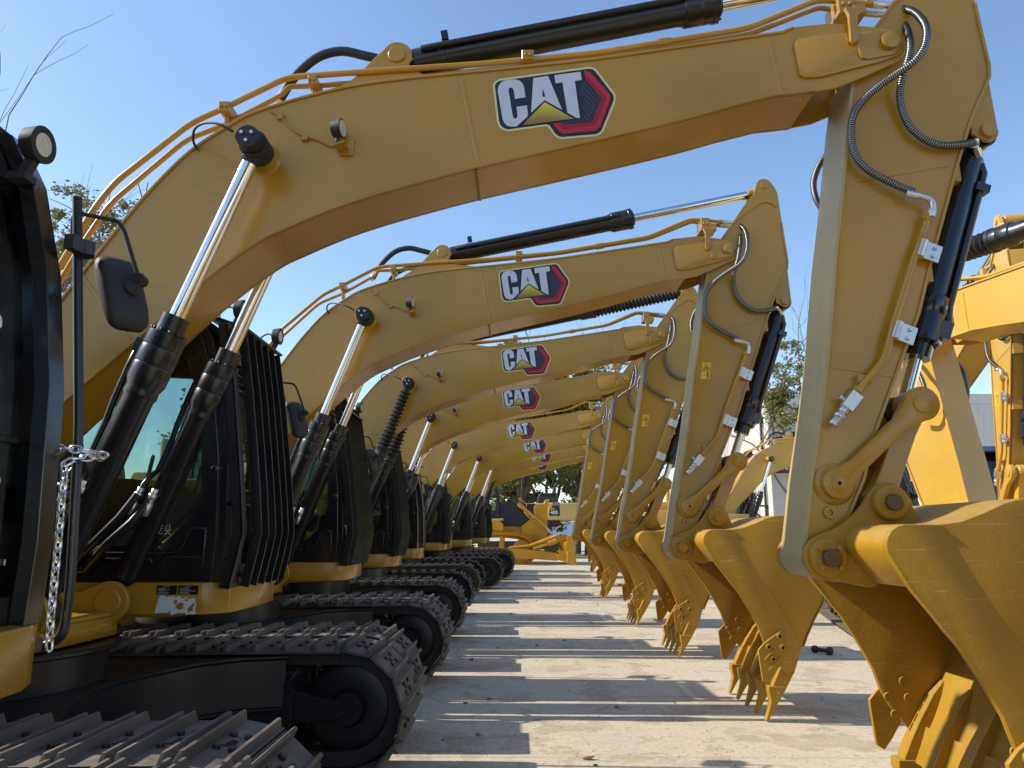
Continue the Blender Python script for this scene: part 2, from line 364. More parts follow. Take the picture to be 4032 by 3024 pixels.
def decal_mesh(b):
    def grow(poly, d):
        cx = sum(p[0] for p in poly)/len(poly); n = len(poly); out = []
        ar = sum(poly[i][0]*poly[(i+1) % n][1]-poly[(i+1) % n][0]*poly[i][1] for i in range(n)); sg = 1 if ar > 0 else -1
        for i in range(n):
            p, q, r = (Vector(poly[i-1]), Vector(poly[i]), Vector(poly[(i+1) % n]))
            t = ((q-p).normalized()+(r-q).normalized()).normalized()
            out.append((q.x+t.y*d*sg, q.y-t.x*d*sg))
        return out
    Y = -.2
    def lay(poly, k, mi): b.cur = mi; b.prism(poly, Y-.0008*k-.0012, Y-.0002)
    lay(grow(L_OUT, .0125), 1, 0); lay(L_OUT, 2, 1); lay(L_RED, 3, 2); lay(L_RED2, 4, 3)
    for x, z in L_HEX:
        lay([(x+.0125*math.cos(R(60*i+8)), z+.0125*math.sin(R(60*i+8))) for i in range(6)], 3, 4)
        lay([(x+.0082*math.cos(R(60*i+8)), z+.0082*math.sin(R(60*i+8))) for i in range(6)], 4, 1)
    for q in (L_C, L_A, L_T): lay(q, 5, 5)
    lay(L_A0, 6, 1); lay(grow(L_TRI, .007), 6, 1); lay(L_TRI, 7, 6)
def boom_lamp_mesh(b):
    x, z = -.955, 3.645
    b.cur = 0; b.box(x-.03, x+.05, -.212, -.2, z-.05, z+.05)
    b.obox((x-.01, -.25, z-.02), (.028, 0, .010), (0, .05, 0), (-.002, 0, .004))
    b.cur = 1; b.lathe((x-.065, -.27, z+.075), (x+.1, -.30, z+.075), [(0, .028), (.012, .046), (.05, .052), (.066, .054), (.066, .048)], 20)
    b.cyl((x-.03, -.265, z), (x-.03, -.27, z+.04), .012)
    b.cur = 2; b.lathe((x-.002, -.281, z+.075), (x+.1, -.30, z+.075), [(0, .046), (.004, .046)], 20)
    b.cur = 0
    w = [(-1.39, 3.87), (-1.33, 3.835), (-1.26, 3.76), (-1.2, 3.72), (-1.1, 3.685), (-1.03, 3.65), (-1.0, 3.67)]
    b.tube(spline(xz(w, -.212), 4), .006, 6)
    b.box(-1.2, -1.165, -.222, -.2, 3.685, 3.715); b.box(-1.345, -1.31, -.222, -.2, 3.815, 3.85)
EYE = Vector((-1.39, 0, 3.55)); FOOT = Vector((-2.28, 0, 1.15))
AX = (FOOT-EYE).normalized(); CL = (FOOT-EYE).length
def boom_cyl_mesh(s):
    def f(b):
        y = s*.37; p = EYE+Vector((0, y, 0)); q = FOOT+Vector((0, y, 0))
        t0 = 1.0
        b.lathe(p, q, [(t0, .05), (t0, .07), (t0+.10, .07), (t0+.10, .094), (t0+.175, .096), (t0+.178, .093), (t0+.183, .096), (t0+.27, .096), (t0+.274, .093), (t0+.279, .096), (t0+.36, .095), (t0+.40, .08), (t0+.43, .084), (t0+.45, .075), (CL-.14, .075), (CL-.1, .05)], 32)
        for k in range(12):
            g = 2*math.pi*k/12; u = AX.cross(Vector((0, 1, 0))).normalized()
            c = p+AX*(t0+.095)+(u*math.cos(g)+Vector((0, 1, 0))*math.sin(g))*.083
            b.cyl(c-AX*.012, c+AX*.01, .0085, n=6)
        b.disc(FOOT.x, FOOT.z, .095, y-.055, y+.055)
        u = Vector((AX.z, 0, -AX.x)); u = u if u.x < 0 else -u
        def at(t, o, dy=0): return p+AX*t+u*o+Vector((0, dy, 0))
        b.tube([at(t0+.2, .115), at(t0+.32, .118), at(t0+.5, .112), at(t0+.62, .10), at(CL-.75, .10), at(CL-.72, .1, -.05), at(CL-.66, .1, -.09), at(CL-.55, .09, -.1)], .017, 8)
        b.obox(at(t0+.2, .1), AX*.035, u*.03, Vector((0, .03, 0)))
        b.tube([at(CL-.62, .02, -.08), at(CL-.45, .05, -.13), at(CL-.3, .12, -.14), at(CL-.12, .2, -.1), at(CL-.05, .34, -.02)], .026, 10)
        b.tube([at(CL-.6, .1, -.1), at(CL-.45, .13, -.12), at(CL-.28, .2, -.12), at(CL-.1, .3, -.08), at(CL-.05, .45, -.02)], .026, 10)
    return f
def cyl_fit_mesh(s):
    def f(b):
        y = s*.37; p = EYE+Vector((0, y, 0)); u = Vector((AX.z, 0, -AX.x)); u = u if u.x < 0 else -u
        for o, t in ((.02, CL-.66), (.1, CL-.64)):
            c = p+AX*t+u*o+Vector((0, -.095, 0))
            b.lathe(c, c+AX, [(0, .02), (.03, .02), (.031, .026), (.06, .026), (.062, .02), (.085, .02), (.086, .025), (.16, .025)], 8)
    return f
def boom_rod_mesh(s):
    def f(b):
        y = s*.37; p = EYE+Vector((0, y, 0))
        b.lathe(p, FOOT+Vector((0, y, 0)), [(.085, .041), (1.05, .041)], 32)
    return f
def boom_bellows_mesh(s):
    def f(b):
        y = s*.37; p = EYE+Vector((0, y, 0)); pr = [(.08, .05)]; n = 15
        for k in range(n):
            t = .1+.86*(k+.0)/n; rr = .068 if k < 10 else .085
            pr += [(t, rr*.66), (t+.03, rr+.018), (t+.036, rr+.018)]
        pr += [(.99, .07), (1.0, .086), (1.06, .086), (1.08, .06)]
        b.lathe(p, FOOT+Vector((0, y, 0)), pr, 12)
    return f
def rod_cap_mesh(s):
    def f(b):
        y = s*.37; b.cur = 0
        b.disc(EYE.x, EYE.z, .076, y-.062, y+.062, 32)
        b.lathe(EYE+Vector((0, y, 0)), FOOT+Vector((0, y, 0)), [(.05, .058), (.09, .045), (.1, .04)], 24)
        b.cyl((EYE.x-.005, y+s*.06, EYE.z), (EYE.x-.005, y+s*.135, EYE.z), .062, n=32)
        b.cur = 1
        for k in range(3):
            g = R(-90+120*k); c = (EYE.x-.005+.03*math.cos(g), EYE.z+.03*math.sin(g))
            b.cyl((c[0], y+s*.13, c[1]), (c[0], y+s*.15, c[1]), .0115, n=6)
        b.cur = 0
        if s < 0:
            b.tube(spline([(-1.78, -.21, 3.63), (-1.795, -.24, 3.67), (-1.75, -.33, 3.69), (-1.65, -.44, 3.66), (-1.55, -.5, 3.62), (-1.47, -.5, 3.575)], 4), .008, 6)
    return f

# stick -----------------------------------------------------------------------
S_LEFT = [(2.43,4.86),(2.33,4.734),(2.242,4.605),(2.186,4.529),(2.082,4.387),(1.985,4.24),(1.945,4.06),(1.915,3.896),(1.836,3.424),(1.759,3.009),(1.676,2.471),(1.619,2.18),(1.535,1.80),(1.486,1.524),(1.462,1.41)]
S_RIGHT = [(1.645,1.47),(1.703,1.60),(1.804,1.80),(1.866,2.0),(1.998,2.29),(2.072,2.455),(2.179,2.685),(2.278,2.98),(2.484,3.545),(2.60,3.84),(2.735,4.10),(2.744,4.176),(2.725,4.385),(2.71,4.586),(2.692,4.819),(2.689,4.894)]
S_TOPA = [(2.662,4.962),(2.615,5.03)]+arc(2.553, 4.981, .08, 40, 170, 6)
S_BOTA = arc(1.556, 1.406, .095, 180, 330, 7)
STICK = S_LEFT+S_BOTA+S_RIGHT+S_TOPA
def stick_mesh(b):
    for s in (-1, 1):
        b.prism(STICK, s*.135, s*.15)
    b.cur = 1
    b.sheet([(1.965,4.15)]+S_LEFT[7:]+S_BOTA[:4], -.162, .162, -.018)
    b.cur = 0
    b.sheet([(2.43,4.86)]+S_LEFT[1:6], -.162, .162, -.014)
    b.sheet(S_RIGHT[:-2], -.162, .162, .016)
    b.cyl((1.556, -.165, 1.406), (1.556, .165, 1.406), .105, n=32)
    for s in (-1, 1):
        # doubler round the top lobe, bead seams, grease boss, bucket cylinder ears
        dbl = [(2.20,4.555),(2.30,4.645),(2.40,4.72),(2.50,4.79),(2.56,4.805),(2.62,4.785),(2.66,4.745),(2.685,4.80),(2.68,4.90),(2.655,4.962),(2.61,5.03)]+arc(2.553, 4.981, .074, 40, 170, 5)+[(2.43,4.87),(2.33,4.74)]
        b.prism(dbl, s*.15, s*.166)
        b.disc(2.553, 4.981, .036, s*.166, s*.18)
        b.prism([(2.60,3.84),(2.735,4.10)]+arc(2.69, 3.775, .062, 20, -110, 6)+[(2.60,3.76)], s*.115, s*.135)
        b.disc(2.69, 3.775, .042, s*.135, s*.16)
        for a, c in (((1.905,3.465),(2.43,3.56)), ((1.655,2.405),(2.02,2.345))):
            b.bar((a[0], s*.151, a[1]), (c[0], s*.151, c[1]), .02, .006)
        b.lathe((1.605, s*.15, 1.63), (1.605, s*2, 1.63), [(0, .032), (.018, .03), (.018, .016), (.004, .015)], 16)
        b.lathe((1.643, s*.148, 1.776), (1.643, s*2, 1.776), [(0, .11), (.006, .108), (.02, .09)], 32)
    b.box(1.80, 1.87, -.19, -.15, 2.30, 2.345)
    for x, z in ((2.48,3.52),(2.26,2.93)):
        b.box(x-.02, x+.02, -.145, .145, z-.055, z+.055)
SCB = Vector((-.70, 0, 4.29)); SCT = Vector((2.553, 0, 4.981)); SAX = (SCT-SCB).normalized(); SCL = (SCT-SCB).length
def stick_cyl_mesh(b):
    u = SAX.cross(Vector((0, 1, 0)))
    b.lathe(SCB, SCT, [(.02, .05), (.06, .052), (.08, .078), (.1, .082), (1.72, .082), (1.74, .088), (1.75, .088), (1.76, .1), (1.86, .101), (1.863, .098), (1.868, .101), (1.93, .101), (1.93, .107), (1.965, .107), (1.965, .075), (1.99, .072), (1.99, .05)], 32)
    for k in range(12):
        g = 2*math.pi*k/12; c = SCB+SAX*1.955+(u*math.cos(g)+Vector((0, 1, 0))*math.sin(g))*.098
        b.cyl(c, c+SAX*.022, .008, n=6)
    b.disc(SCB.x, SCB.z, .075, -.06, .06)
    b.tube([SCB+SAX*.14+u*0+Vector((0, -.1, .02)), SCB+SAX*.4+Vector((0, -.1, .02)), SCB+SAX*1.75+Vector((0, -.1, .02)), SCB+SAX*1.82+Vector((0, -.1, .03))], .018, 8)
    c = SCB+SAX*.28+Vector((0, -.06, .105)); b.obox(c, (.022, 0, .004), (0, .012, 0), (-.005, 0, .03))
    b.lathe(SCB+SAX*.25, SCT, [(0, .086), (.03, .086)], 28)
def stick_cyl_bracket(b):
    for s in (-1, 1):
        b.prism([(-1.12,4.02),(-.95,4.14),(-.78,4.33)]+arc(-.70, 4.29, .09, 120, -40, 7)+[(-.55,4.17),(-.28,4.14),(-.28,4.10)], s*.085, s*.11)
        b.disc(-.70, 4.29, .05, s*.11, s*.125)
def stick_rod_mesh(b):
    b.lathe(SCB, SCT, [(1.98, .042), (SCL-.11, .042)], 32)
def stick_rod_eye(b):
    b.lathe(SCB, SCT, [(SCL-.13, .044), (SCL-.1, .05), (SCL-.04, .05)], 24); b.disc(SCT.x, SCT.z, .07, -.1, .1)
def stick_bellows_mesh(b):
    pr = [(1.9, .07)]; n = 22
    for k in range(n):
        t = 1.98+(SCL-2.1)*k/n; rr = .098-.02*k/n
        pr += [(t, rr*.72), (t+.02, rr+.006), (t+.026, rr+.004)]
    pr += [(SCL-.1, .06)]
    b.lathe(SCB, SCT, pr, 14)
LCP = Vector((2.11, 0, 2.187)); BCT = Vector((2.69, 0, 3.775)); BAX = (LCP-BCT).normalized(); BCL = (LCP-BCT).length
def bucket_cyl_mesh(b):
    b.disc(BCT.x, BCT.z, .075, -.1, .1)
    b.lathe(BCT, LCP, [(.04, .045), (.09, .05), (.12, .078), (1.0, .078), (1.02, .095), (1.12, .098), (1.122, .095), (1.128, .098), (1.24, .098), (1.255, .104), (1.29, .104), (1.29, .074), (1.38, .072), (1.38, .05)], 32)
    u = BAX.cross(Vector((0, 1, 0))).normalized(); u = u if u.x > 0 else -u
    for k in range(12):
        g = 2*math.pi*k/12; c = BCT+BAX*1.275+(u*math.cos(g)+Vector((0, 1, 0))*math.sin(g))*.083
        b.cyl(c, c+BAX*.025, .008, n=6)
    q = Vector((0, -.045, 0))
    b.tube([BCT+BAX*.15+u*.05+q, BCT+BAX*.2+u*.080+q, BCT+BAX*.3+u*.083+q, BCT+BAX*1.05+u*.083+q, BCT+BAX*1.2+u*.11+q], .021, 10)
    b.obox(BCT+BAX*.3+u*.085+q, BAX*.025, u*.04, Vector((0, .03, 0)))
    b.obox(BCT+BAX*1.2+u*.08+q, BAX*.05, u*.035, Vector((0, .04, 0)))
def bucket_rod_mesh(b):
    b.lathe(BCT, LCP, [(1.36, .037), (BCL-.06, .037)], 24)
def bucket_rod_eye(b): b.disc(LCP.x, LCP.z, .075, -.12, .12)
def plate_bar(p, q, rp, rq, w):
    """outline of a link: two round ends joined by a slimmer bar"""
    p = Vector((p[0], p[1])); q = Vector((q[0], q[1])); d = (q-p).normalized(); a = math.degrees(math.atan2(d.y, d.x)); n = Vector((-d.y, d.x))
    o = arc(p.x, p.y, rp, a+52, a+308, 14)
    o += [tuple(p+d*(rp*1.7)-n*w), tuple(q-d*(rq*1.75)-n*w)]
    o += arc(q.x, q.y, rq, a-128, a+128, 14)
    o += [tuple(q-d*(rq*1.75)+n*w), tuple(p+d*(rp*1.7)+n*w)]
    return o
LKP = (1.643, 1.776)
def link_arm_mesh(s):
    def f(b):
        b.cur = 0
        b.prism(plate_bar(LKP, (LCP.x, LCP.z), .078, .09, .041), s*.17, s*.215)
        b.disc(LKP[0], LKP[1], .038, s*.215, s*.221); b.disc(LCP.x, LCP.z, .05, s*.215, s*.225)
        b.cur = 1; b.disc(LKP[0], LKP[1], .011, s*.221, s*.2225, 12)
    return f
BLP = (1.887, 1.678); BPN = (1.556, 1.406)
def bucket_link_mesh(b):
    for s in (-1, 1):
        b.prism(plate_bar((LCP.x, LCP.z), BLP, .085, .085, .058), s*.06, s*.13)
    b.obox(((LCP.x+BLP[0])/2, 0, (LCP.z+BLP[1])/2), (.03, 0, .07), (0, .08, 0), (.045, 0, -.02))
    b.cyl((LCP.x, -.17, LCP.z), (LCP.x, .17, LCP.z), .05); b.cyl((BLP[0], -.15, BLP[1]), (BLP[0], .15, BLP[1]), .045)
EAR = [(1.444,1.443),(1.482,1.495),(1.524,1.518),(1.607,1.55),(1.66,1.582),(1.715,1.626),(1.75,1.665),(1.783,1.715),(1.812,1.752),(1.85,1.775),(1.892,1.783),(1.93,1.772),(1.966,1.745),(1.99,1.71),(2.003,1.665),(2.025,1.615),(2.062,1.578),(2.08,1.50),(1.9,1.36),(1.812,1.288),(1.78,1.268),(1.742,1.263),(1.62,1.288),(1.507,1.302),(1.469,1.325),(1.445,1.365),(1.438,1.405)]
BPLATE = [(1.65,1.44),(1.645,1.475),(1.655,1.51),(1.675,1.538),(1.705,1.557),(1.74,1.566),(1.9,1.564),(2.0,1.578),(2.1,1.614),(2.2,1.658),(2.297,1.682),(2.39,1.685),(2.48,1.66),(2.56,1.60),(2.63,1.49),(2.668,1.34),(2.68,1.20),(2.667,1.075),(2.627,.957),(2.549,.833),(2.47,.684),(2.43,.59),(2.385,.50),(2.33,.40)]
BLIP = [(2.285,.385),(2.155,.55),(2.108,.642),(2.075,.755),(1.994,.911),(1.914,1.048),(1.866,1.108),(1.83,1.16),(1.734,1.286)]
def bucket_mesh(b):
    HW = .60
    for s in (-1, 1):
        y = s*HW-.03
        b.prism(BPLATE+BLIP, y-s*.02, y)
        # thick side bar along the mouth
        b.prism([(1.65,1.44),(1.645,1.475),(1.655,1.51),(1.675,1.538),(1.705,1.557),(1.74,1.566),(1.9,1.564),(1.925,1.545),(1.99,1.40),(2.08,1.23),(2.22,.99),(2.36,.74),(2.41,.60),(2.36,.42),(2.285,.385)]+BLIP[1:], y, y+s*.016)
        b.prism(EAR, s*.175, s*.212)
        b.lathe((BPN[0], s*.212, BPN[1]), (BPN[0], s*2, BPN[1]), [(0, .098), (.018, .095), (.03, .082), (.034, .03)], 36)
        b.lathe((BLP[0], s*.212, BLP[1]), (BLP[0], s*2, BLP[1]), [(0, .092), (.035, .088), (.045, .078), (.046, .03)], 36)
        for k in range(4):
            g = R(45+90*k); b.cyl((BPN[0]+.066*math.cos(g), s*.24, BPN[1]+.066*math.sin(g)), (BPN[0]+.066*math.cos(g), s*.265, BPN[1]+.066*math.sin(g)), .0155, n=6)
    shell = [(1.80,1.285),(1.775,1.285),(1.70,1.37)]+[(p[0]+.0, p[1]) for p in BPLATE[:-1]]+[(2.30,.36)]
    b.sheet(shell, -HW-.01, HW-.05, -.022)
    b.prism([(2.33,.44),(2.245,.27),(2.225,.27),(2.285,.40),(2.31,.46)], -HW-.02, HW-.04)
    # wear strap on the shell and heel plates, weld line
    b.sheet([(2.66,1.04),(2.63,.95),(2.552,.826),(2.475,.68),(2.44,.60)], -HW-.035, HW-.025, .012)
def tooth_mesh(y):
    def f(b):
        w = .045
        # adapter straddling the lip, then the pointed tip
        def wedge(prof): # (x0,x1,z,halfwidth)
            vs = []
            for x0, x1, z, hw in prof: vs += [(x0, y-hw, z), (x1, y-hw, z), (x1, y+hw, z), (x0, y+hw, z)]
            fs = [(3, 2, 1, 0)]
            for i in range(len(prof)-1):
                o = i*4
                fs += [(o+k, o+(k+1) % 4, o+4+(k+1) % 4, o+4+k) for k in range(4)]
            o = (len(prof)-1)*4; fs.append((o, o+1, o+2, o+3)); b.add(vs, fs)
        wedge([(2.445, 2.47, .70, .022), (2.375, 2.44, .63, .034), (2.285, 2.40, .50, .04), (2.225, 2.36, .40, w), (2.175, 2.30, .30, w), (2.165, 2.275, .255, w*.95)])
        wedge([(2.135, 2.285, .285, w*1.15), (2.135, 2.26, .235, w*1.12), (2.15, 2.215, .165, w*.9), (2.13, 2.17, .095, w*.75), (2.10, 2.122, .012, w*.62)])
        b.cyl((2.215, y-w*1.3, .232), (2.215, y+w*1.3, .232), .013, n=10)
    return f
CUT = [(2.249,.732),(2.104,.632),(2.054,.578),(2.057,.524),(2.075,.333),(2.116,.308),(2.167,.371),(2.268,.524),(2.30,.556),(2.268,.716)]
def cutter_mesh(s):
    def f(b):
        y = s*.60-.03
        b.cur = 0; b.prism(CUT, y+s*.016, y+s*.042)
        # flared wing that stands off towards the outside
        p = [(2.054,.578),(2.057,.524),(2.075,.333),(2.116,.308)]
        for a, c in (((2.10,.50),(2.2,.60)), ((2.13,.42),(2.24,.53))): b.bar((a[0], y+s*.045, a[1]), (c[0], y+s*.045, c[1]), .014, .014)
        for x, z in ((2.235,.69),(2.14,.605),(2.255,.60),(2.17,.51)):
            b.cur = 0; b.lathe((x, y+s*.042, z), (x, y+s*2, z), [(0, .027), (.01, .026), (.012, .017)], 14)
            b.cur = 1; b.disc(x, z, .0155, y+s*.052, y+s*.0555, 12)
            b.cur = 0; b.disc(x, z, .026, y-s*.03, y-s*.042, 14)
    return f
def pin_mesh(c, r):
    def f(b): b.cyl((c[0], -.285, c[1]), (c[0], .285, c[1]), r, n=28)
    return f

# hoses and pipes ---------------------------------------------------------------
def guarded_hose(path, r):
    def f(b):
        sp = spline(path, 8); pt = spread(sp, .0042); rs = []
        rs = [r*(1.12 if i % 3 == 0 else .93) for i in range(len(pt))]
        b.cur = 0; b.tube(pt, rs, 10)
        for k in range(len(b.m)): pass
        nseg = len(pt)-1; base = 0
        for i in range(nseg):
            for k in range(10):
                if i % 3 != 1: b.m[base+i*10+k] = 1
    return f
def fitting(path, r):
    def f(b):
        sp = spline(path, 5)
        b.tube(sp, r, 12)
        a = sp[0]; d = (sp[1]-sp[0]).normalized(); b.lathe(a-d*.02, a+d, [(0, r*1.25), (.07, r*1.25), (.075, r*1.0)], 12)
        a = sp[-1]; d = (sp[-1]-sp[-2]).normalized(); b.lathe(a-d*.035, a+d, [(0, r*1.3), (.035, r*1.35), (.05, r*1.2)], 6)
    return f
HA = [(p[0], y, p[1]) for p, y in zip(HOSE_A, [-.13,-.2,-.3,-.34,-.34,-.32,-.28,-.25,-.22,-.21,-.2,-.2,-.2,-.2,-.2,-.205,-.21])]
HB = [(p[0], y, p[1]) for p, y in zip(HOSE_B, [-.08,-.15,-.26,-.29,-.27,-.23,-.2,-.19,-.19,-.19,-.19,-.19,-.17])]
HC = [(2.12, .1, 4.45), (2.2, .26, 4.37), (2.2, .32, 4.2)]+xz(HOSE_C, .31)+[(2.02, .24, 3.40)]
def persp_fix(pts, y0):
    """the traced path was read at one depth; move points in xz so that they keep their line when y changes"""
    out = []
    for x, y, z in pts:
        k = (4.08+y)/(4.08+y0); out.append((x*k, y, 1.52+(z-1.52)*k))
    return out
HA = persp_fix(HA, -.3); HB = persp_fix(HB, -.27)
PU = [(x, -.12, z) for x, z in PIPE_UP if (x, z) not in ((-1.403, 4.06),)]
PL = [(x, -.05, z-.03) for x, z in PIPE_LO]
def round_corners(path, r=.05):
    P = [Vector(p) for p in path]; out = [P[0]]
    for a, q, c in zip(P, P[1:], P[2:]):
        d0 = (a-q); d1 = (c-q); rr = min(r, d0.length*.45, d1.length*.45)
        s = q+d0.normalized()*rr; e = q+d1.normalized()*rr
        for t in (0, .25, .5, .75, 1): out.append(s*(1-t)**2+q*2*t*(1-t)+e*t*t)
    out.append(P[-1]); return out
def pipe_mesh(path, r):
    def f(b):
        b.tube(round_corners(path, .07), r, 12)
        a, c = Vector(path[-1]), Vector(path[-2]); d = (a-c).normalized()
        b.lathe(a-d*.06, a+d, [(0, r*1.3), (.06, r*1.35), (.065, r)], 6)
        m = (Vector(path[-5])*.6+Vector(path[-4])*.4) if len(path) > 8 else None
        if m is not None:
            d = (Vector(path[-4])-Vector(path[-5])).normalized(); b.lathe(m, m+d, [(0, r*1.25), (.025, r*1.45), (.06, r*1.45), (.085, r*1.25)], 10)
    return f
def clamp_mesh(i):
    def f(b):
        (x, z), w = ((PIPE_CLAMP[0], .03), (PIPE_CLAMP[1], .025), (PIPE_CLAMP[3], .035))[i]
        b.box(x-w, x+w, -.15, .0, z-.03, z+.03); b.box(x-.012, x+.012, -.1, -.03, z-.12, z)
        for dx in (-.014, .014): b.cyl((x+dx, -.148, z-.005), (x+dx, -.165, z-.005), .009, n=6)
    return f
def tip_clamp_mesh(b):
    x, z = 1.94, 4.59
    b.box(x-.045, x+.04, -.17, .02, z-.075, z+.045); b.box(x-.06, x+.1, -.20, -.02, z-.1, z-.075); b.box(x+.03, x+.1, -.19, -.02, z-.075, z-.03)
    b.prism([(x-.05, z-.1), (x+.08, z-.1), (x+.02, z-.15), (x+.012, z-.31), (x-.012, z-.33), (x-.035, z-.31), (x-.03, z-.15)], -.25, -.225)
    for dx in (-.02, .018): b.cyl((x+dx, -.17, z-.02), (x+dx, -.19, z-.02), .011, n=6)
def stick_pipe_mesh(b):
    b.tube(round_corners(xz(STICK_PIPE[:2]+STICK_PIPE[2:], -.2), .06), .0185, 14)
    x, z = STICK_PIPE[0]; b.lathe((x+.005, -.2, z+.02), (STICK_PIPE[1][0], -.2, STICK_PIPE[1][1]), [(0, .026), (.035, .027), (.04, .02)], 6)
    x, z = STICK_PIPE[-1]; d = Vector((x-STICK_PIPE[-2][0], 0, z-STICK_PIPE[-2][1])).normalized()
    b.lathe(Vector((x, -.2, z))-d*.03, Vector((x, -.2, z))+d, [(0, .025), (.03, .027), (.035, .02)], 6)
def clampz(i):
    def f(b):
        x, z = CLAMPS[i]; d = Vector((-.37, 0, -.93)); d.normalize(); n = Vector((d.z, 0, -d.x)); n = n if n.x > 0 else -n
        c = Vector((x, -.2, z))
        b.tube([c-d*.05, c+d*.05], .025, 16)
        b.obox(c+n*.06+Vector((0, .0, 0)), d*.05, n*.045, Vector((0, .006, 0)))
        b.obox(c+n*.06+Vector((0, .028, 0)), d*.012, n*.03, Vector((0, .024, 0)))
        for s in (-1, 1): b.cyl(c+n*.068+d*.025*s+Vector((0, .0, 0)), c+n*.068+d*.025*s+Vector((0, -.022, 0)), .012, n=6)
    return f
def block_mesh(b):
    p = [Vector((x, -.2, z)) for x, z in STICK_BLOCK]; d = (p[2]-p[0]).normalized(); n = Vector((-d.z, 0, d.x))
    b.obox(p[0]+d*.055, d*.05, n*.032, Vector((0, .03, 0)))
    b.lathe(p[0]+d*.1, p[2]+d, [(0, .028), (.03, .028), (.032, .022), (.045, .022), (.046, .03), (.066, .03), (.067, .021), (.075, .024), (.115, .024), (.12, .019)], 8)
    b.cyl(p[0]+d*.07-n*.03, p[0]+d*.07-n*.05, .012, n=6); b.cyl(p[0]+d*.07-n*.05, p[0]+d*.07-n*.06, .018, n=6)
def warn_mesh(b):
    x, z = 1.83, 3.07; Y = -.151
    def R4(x0, x1, z0, z1, k): b.prism([(x0+.19*(z0-z)*.9, z0), (x1+.19*(z0-z)*.9, z0), (x1+.19*(z1-z)*.9, z1), (x0+.19*(z1-z)*.9, z1)], Y-.0012*k, Y-.0002)
    b.cur = 0; R4(x, x+.085, z-.08, z+.08, 1)
    b.cur = 1; R4(x, x+.085, z-.005, z+.0, 2)
    b.prism([(x+.012, z+.012), (x+.085, z+.012), (x+.05, z+.07)], Y-.0024, Y-.0002)
    b.cur = 0; b.prism([(x+.022, z+.018), (x+.076, z+.018), (x+.05, z+.061)], Y-.0034, Y-.0002)
    b.cur = 1; b.prism([(x+.038, z+.022), (x+.05, z+.045), (x+.064, z+.022)], Y-.0044, Y-.0002)
    b.prism([(x+.05, z-.07), (x+.062, z-.07), (x+.064, z-.03), (x+.048, z-.03)], Y-.0024, Y-.0002); b.disc(x+.058, z-.02, .008, Y-.0024, Y-.0002, 10)
    b.prism([(x+.012, z-.05), (x+.042, z-.045), (x+.042, z-.041), (x+.012, z-.046)], Y-.0024, Y-.0002)

# undercarriage -------------------------------------------------------------------
IC = (-1.09, .42); KC = (-4.5, .42); TR = .365
def track_point(t):
    L = IC[0]-KC[0]; per = 2*L+2*math.pi*TR; t %= per
    if t < L: s = math.sin(math.pi*t/L); return (KC[0]+t, IC[1]+TR-.018*s*s, 0.)
    t -= L
    if t < math.pi*TR: a = math.pi/2-t/TR; return (IC[0]+TR*math.cos(a), IC[1]+TR*math.sin(a), a-math.pi/2)
    t -= math.pi*TR
    if t < L: return (IC[0]-t, IC[1]-TR, math.pi)
    t -= L; a = -math.pi/2-t/TR; return (KC[0]+TR*math.cos(a), KC[1]+TR*math.sin(a), a-math.pi/2)
PER = 2*(IC[0]-KC[0])+2*math.pi*TR; NSH = 48
def shoe_mesh(b):
    b.cur = 0; w = .30
    b.prism([(-.098, -.002), (.092, 0), (.092, .012), (.098, .012), (.098, .016), (-.088, .014), (-.098, .008)], -w, w)
    for t in (-.071, .071):
        vs = []
        for y, q in ((-w, 0), (-w+.012, 1), (w-.012, 1), (w, 0)):
            h = .052 if q else .014; tw = .0065 if q else .013
            vs += [(t-.019, y, .012), (t+.019, y, .012), (t+tw, y, h), (t-tw, y, h)]
        fs = [(0, 1, 2, 3), (15, 14, 13, 12)]
        for i in range(3):
            o = i*4; fs += [(o+k, o+(k+1) % 4, o+4+(k+1) % 4, o+4+k) for k in range(4)]
        b.add(vs, fs)
    b.cur = 1
    for x, y in ((-.028, -.085), (.028, -.085), (-.028, .075), (.028, .075)): b.cyl((x, y, .012), (x, y, .031), .0155, n=6)
    b.cur = 2
    b.plan([(-.02, -.035), (.02, -.035), (.012, .03), (-.012, .03)], .0145, .0168); b.plan([(-.035, -.055), (.035, -.055), (.03, -.035), (-.03, -.035)], .0145, .0166)
def chain_mesh(b):
    n = 96; ins = []; out = []
    for i in range(n):
        x, z, a = track_point(PER*i/n); nx, nz = -math.sin(a), math.cos(a)
        out.append((x-nx*.012, z-nz*.012)); ins.append((x-nx*.10, z-nz*.10))
    b.ring(out, ins, -.09, -.05); b.ring(out, ins, .05, .09)
    for i in range(NSH):
        x, z, a = track_point(PER*(i+.5)/NSH); nx, nz = -math.sin(a), math.cos(a)
        b.cyl((x-nx*.065, -.105, z-nz*.065), (x-nx*.065, .105, z-nz*.065), .026, n=10)
def idler_mesh(b):
    for s in (-1, 1): b.lathe((IC[0], s*.02, IC[1]), (IC[0], s*2, IC[1]), [(0, .29), (.03, .285), (.05, .24), (.05, .12), (.09, .11), (.13, .10), (.13, .04)], 40)
    b.disc(IC[0], IC[1], .265, -.05, .05, 40)
def sprocket_mesh(b):
    pr = []
    for k in range(44):
        g = 2*math.pi*k/44; r = .30 if (k//2) % 2 else .265; pr.append((KC[0]+r*math.cos(g), KC[1]+r*math.sin(g)))
    b.prism(pr, -.04, .04); b.disc(KC[0], KC[1], .2, -.16, .16)
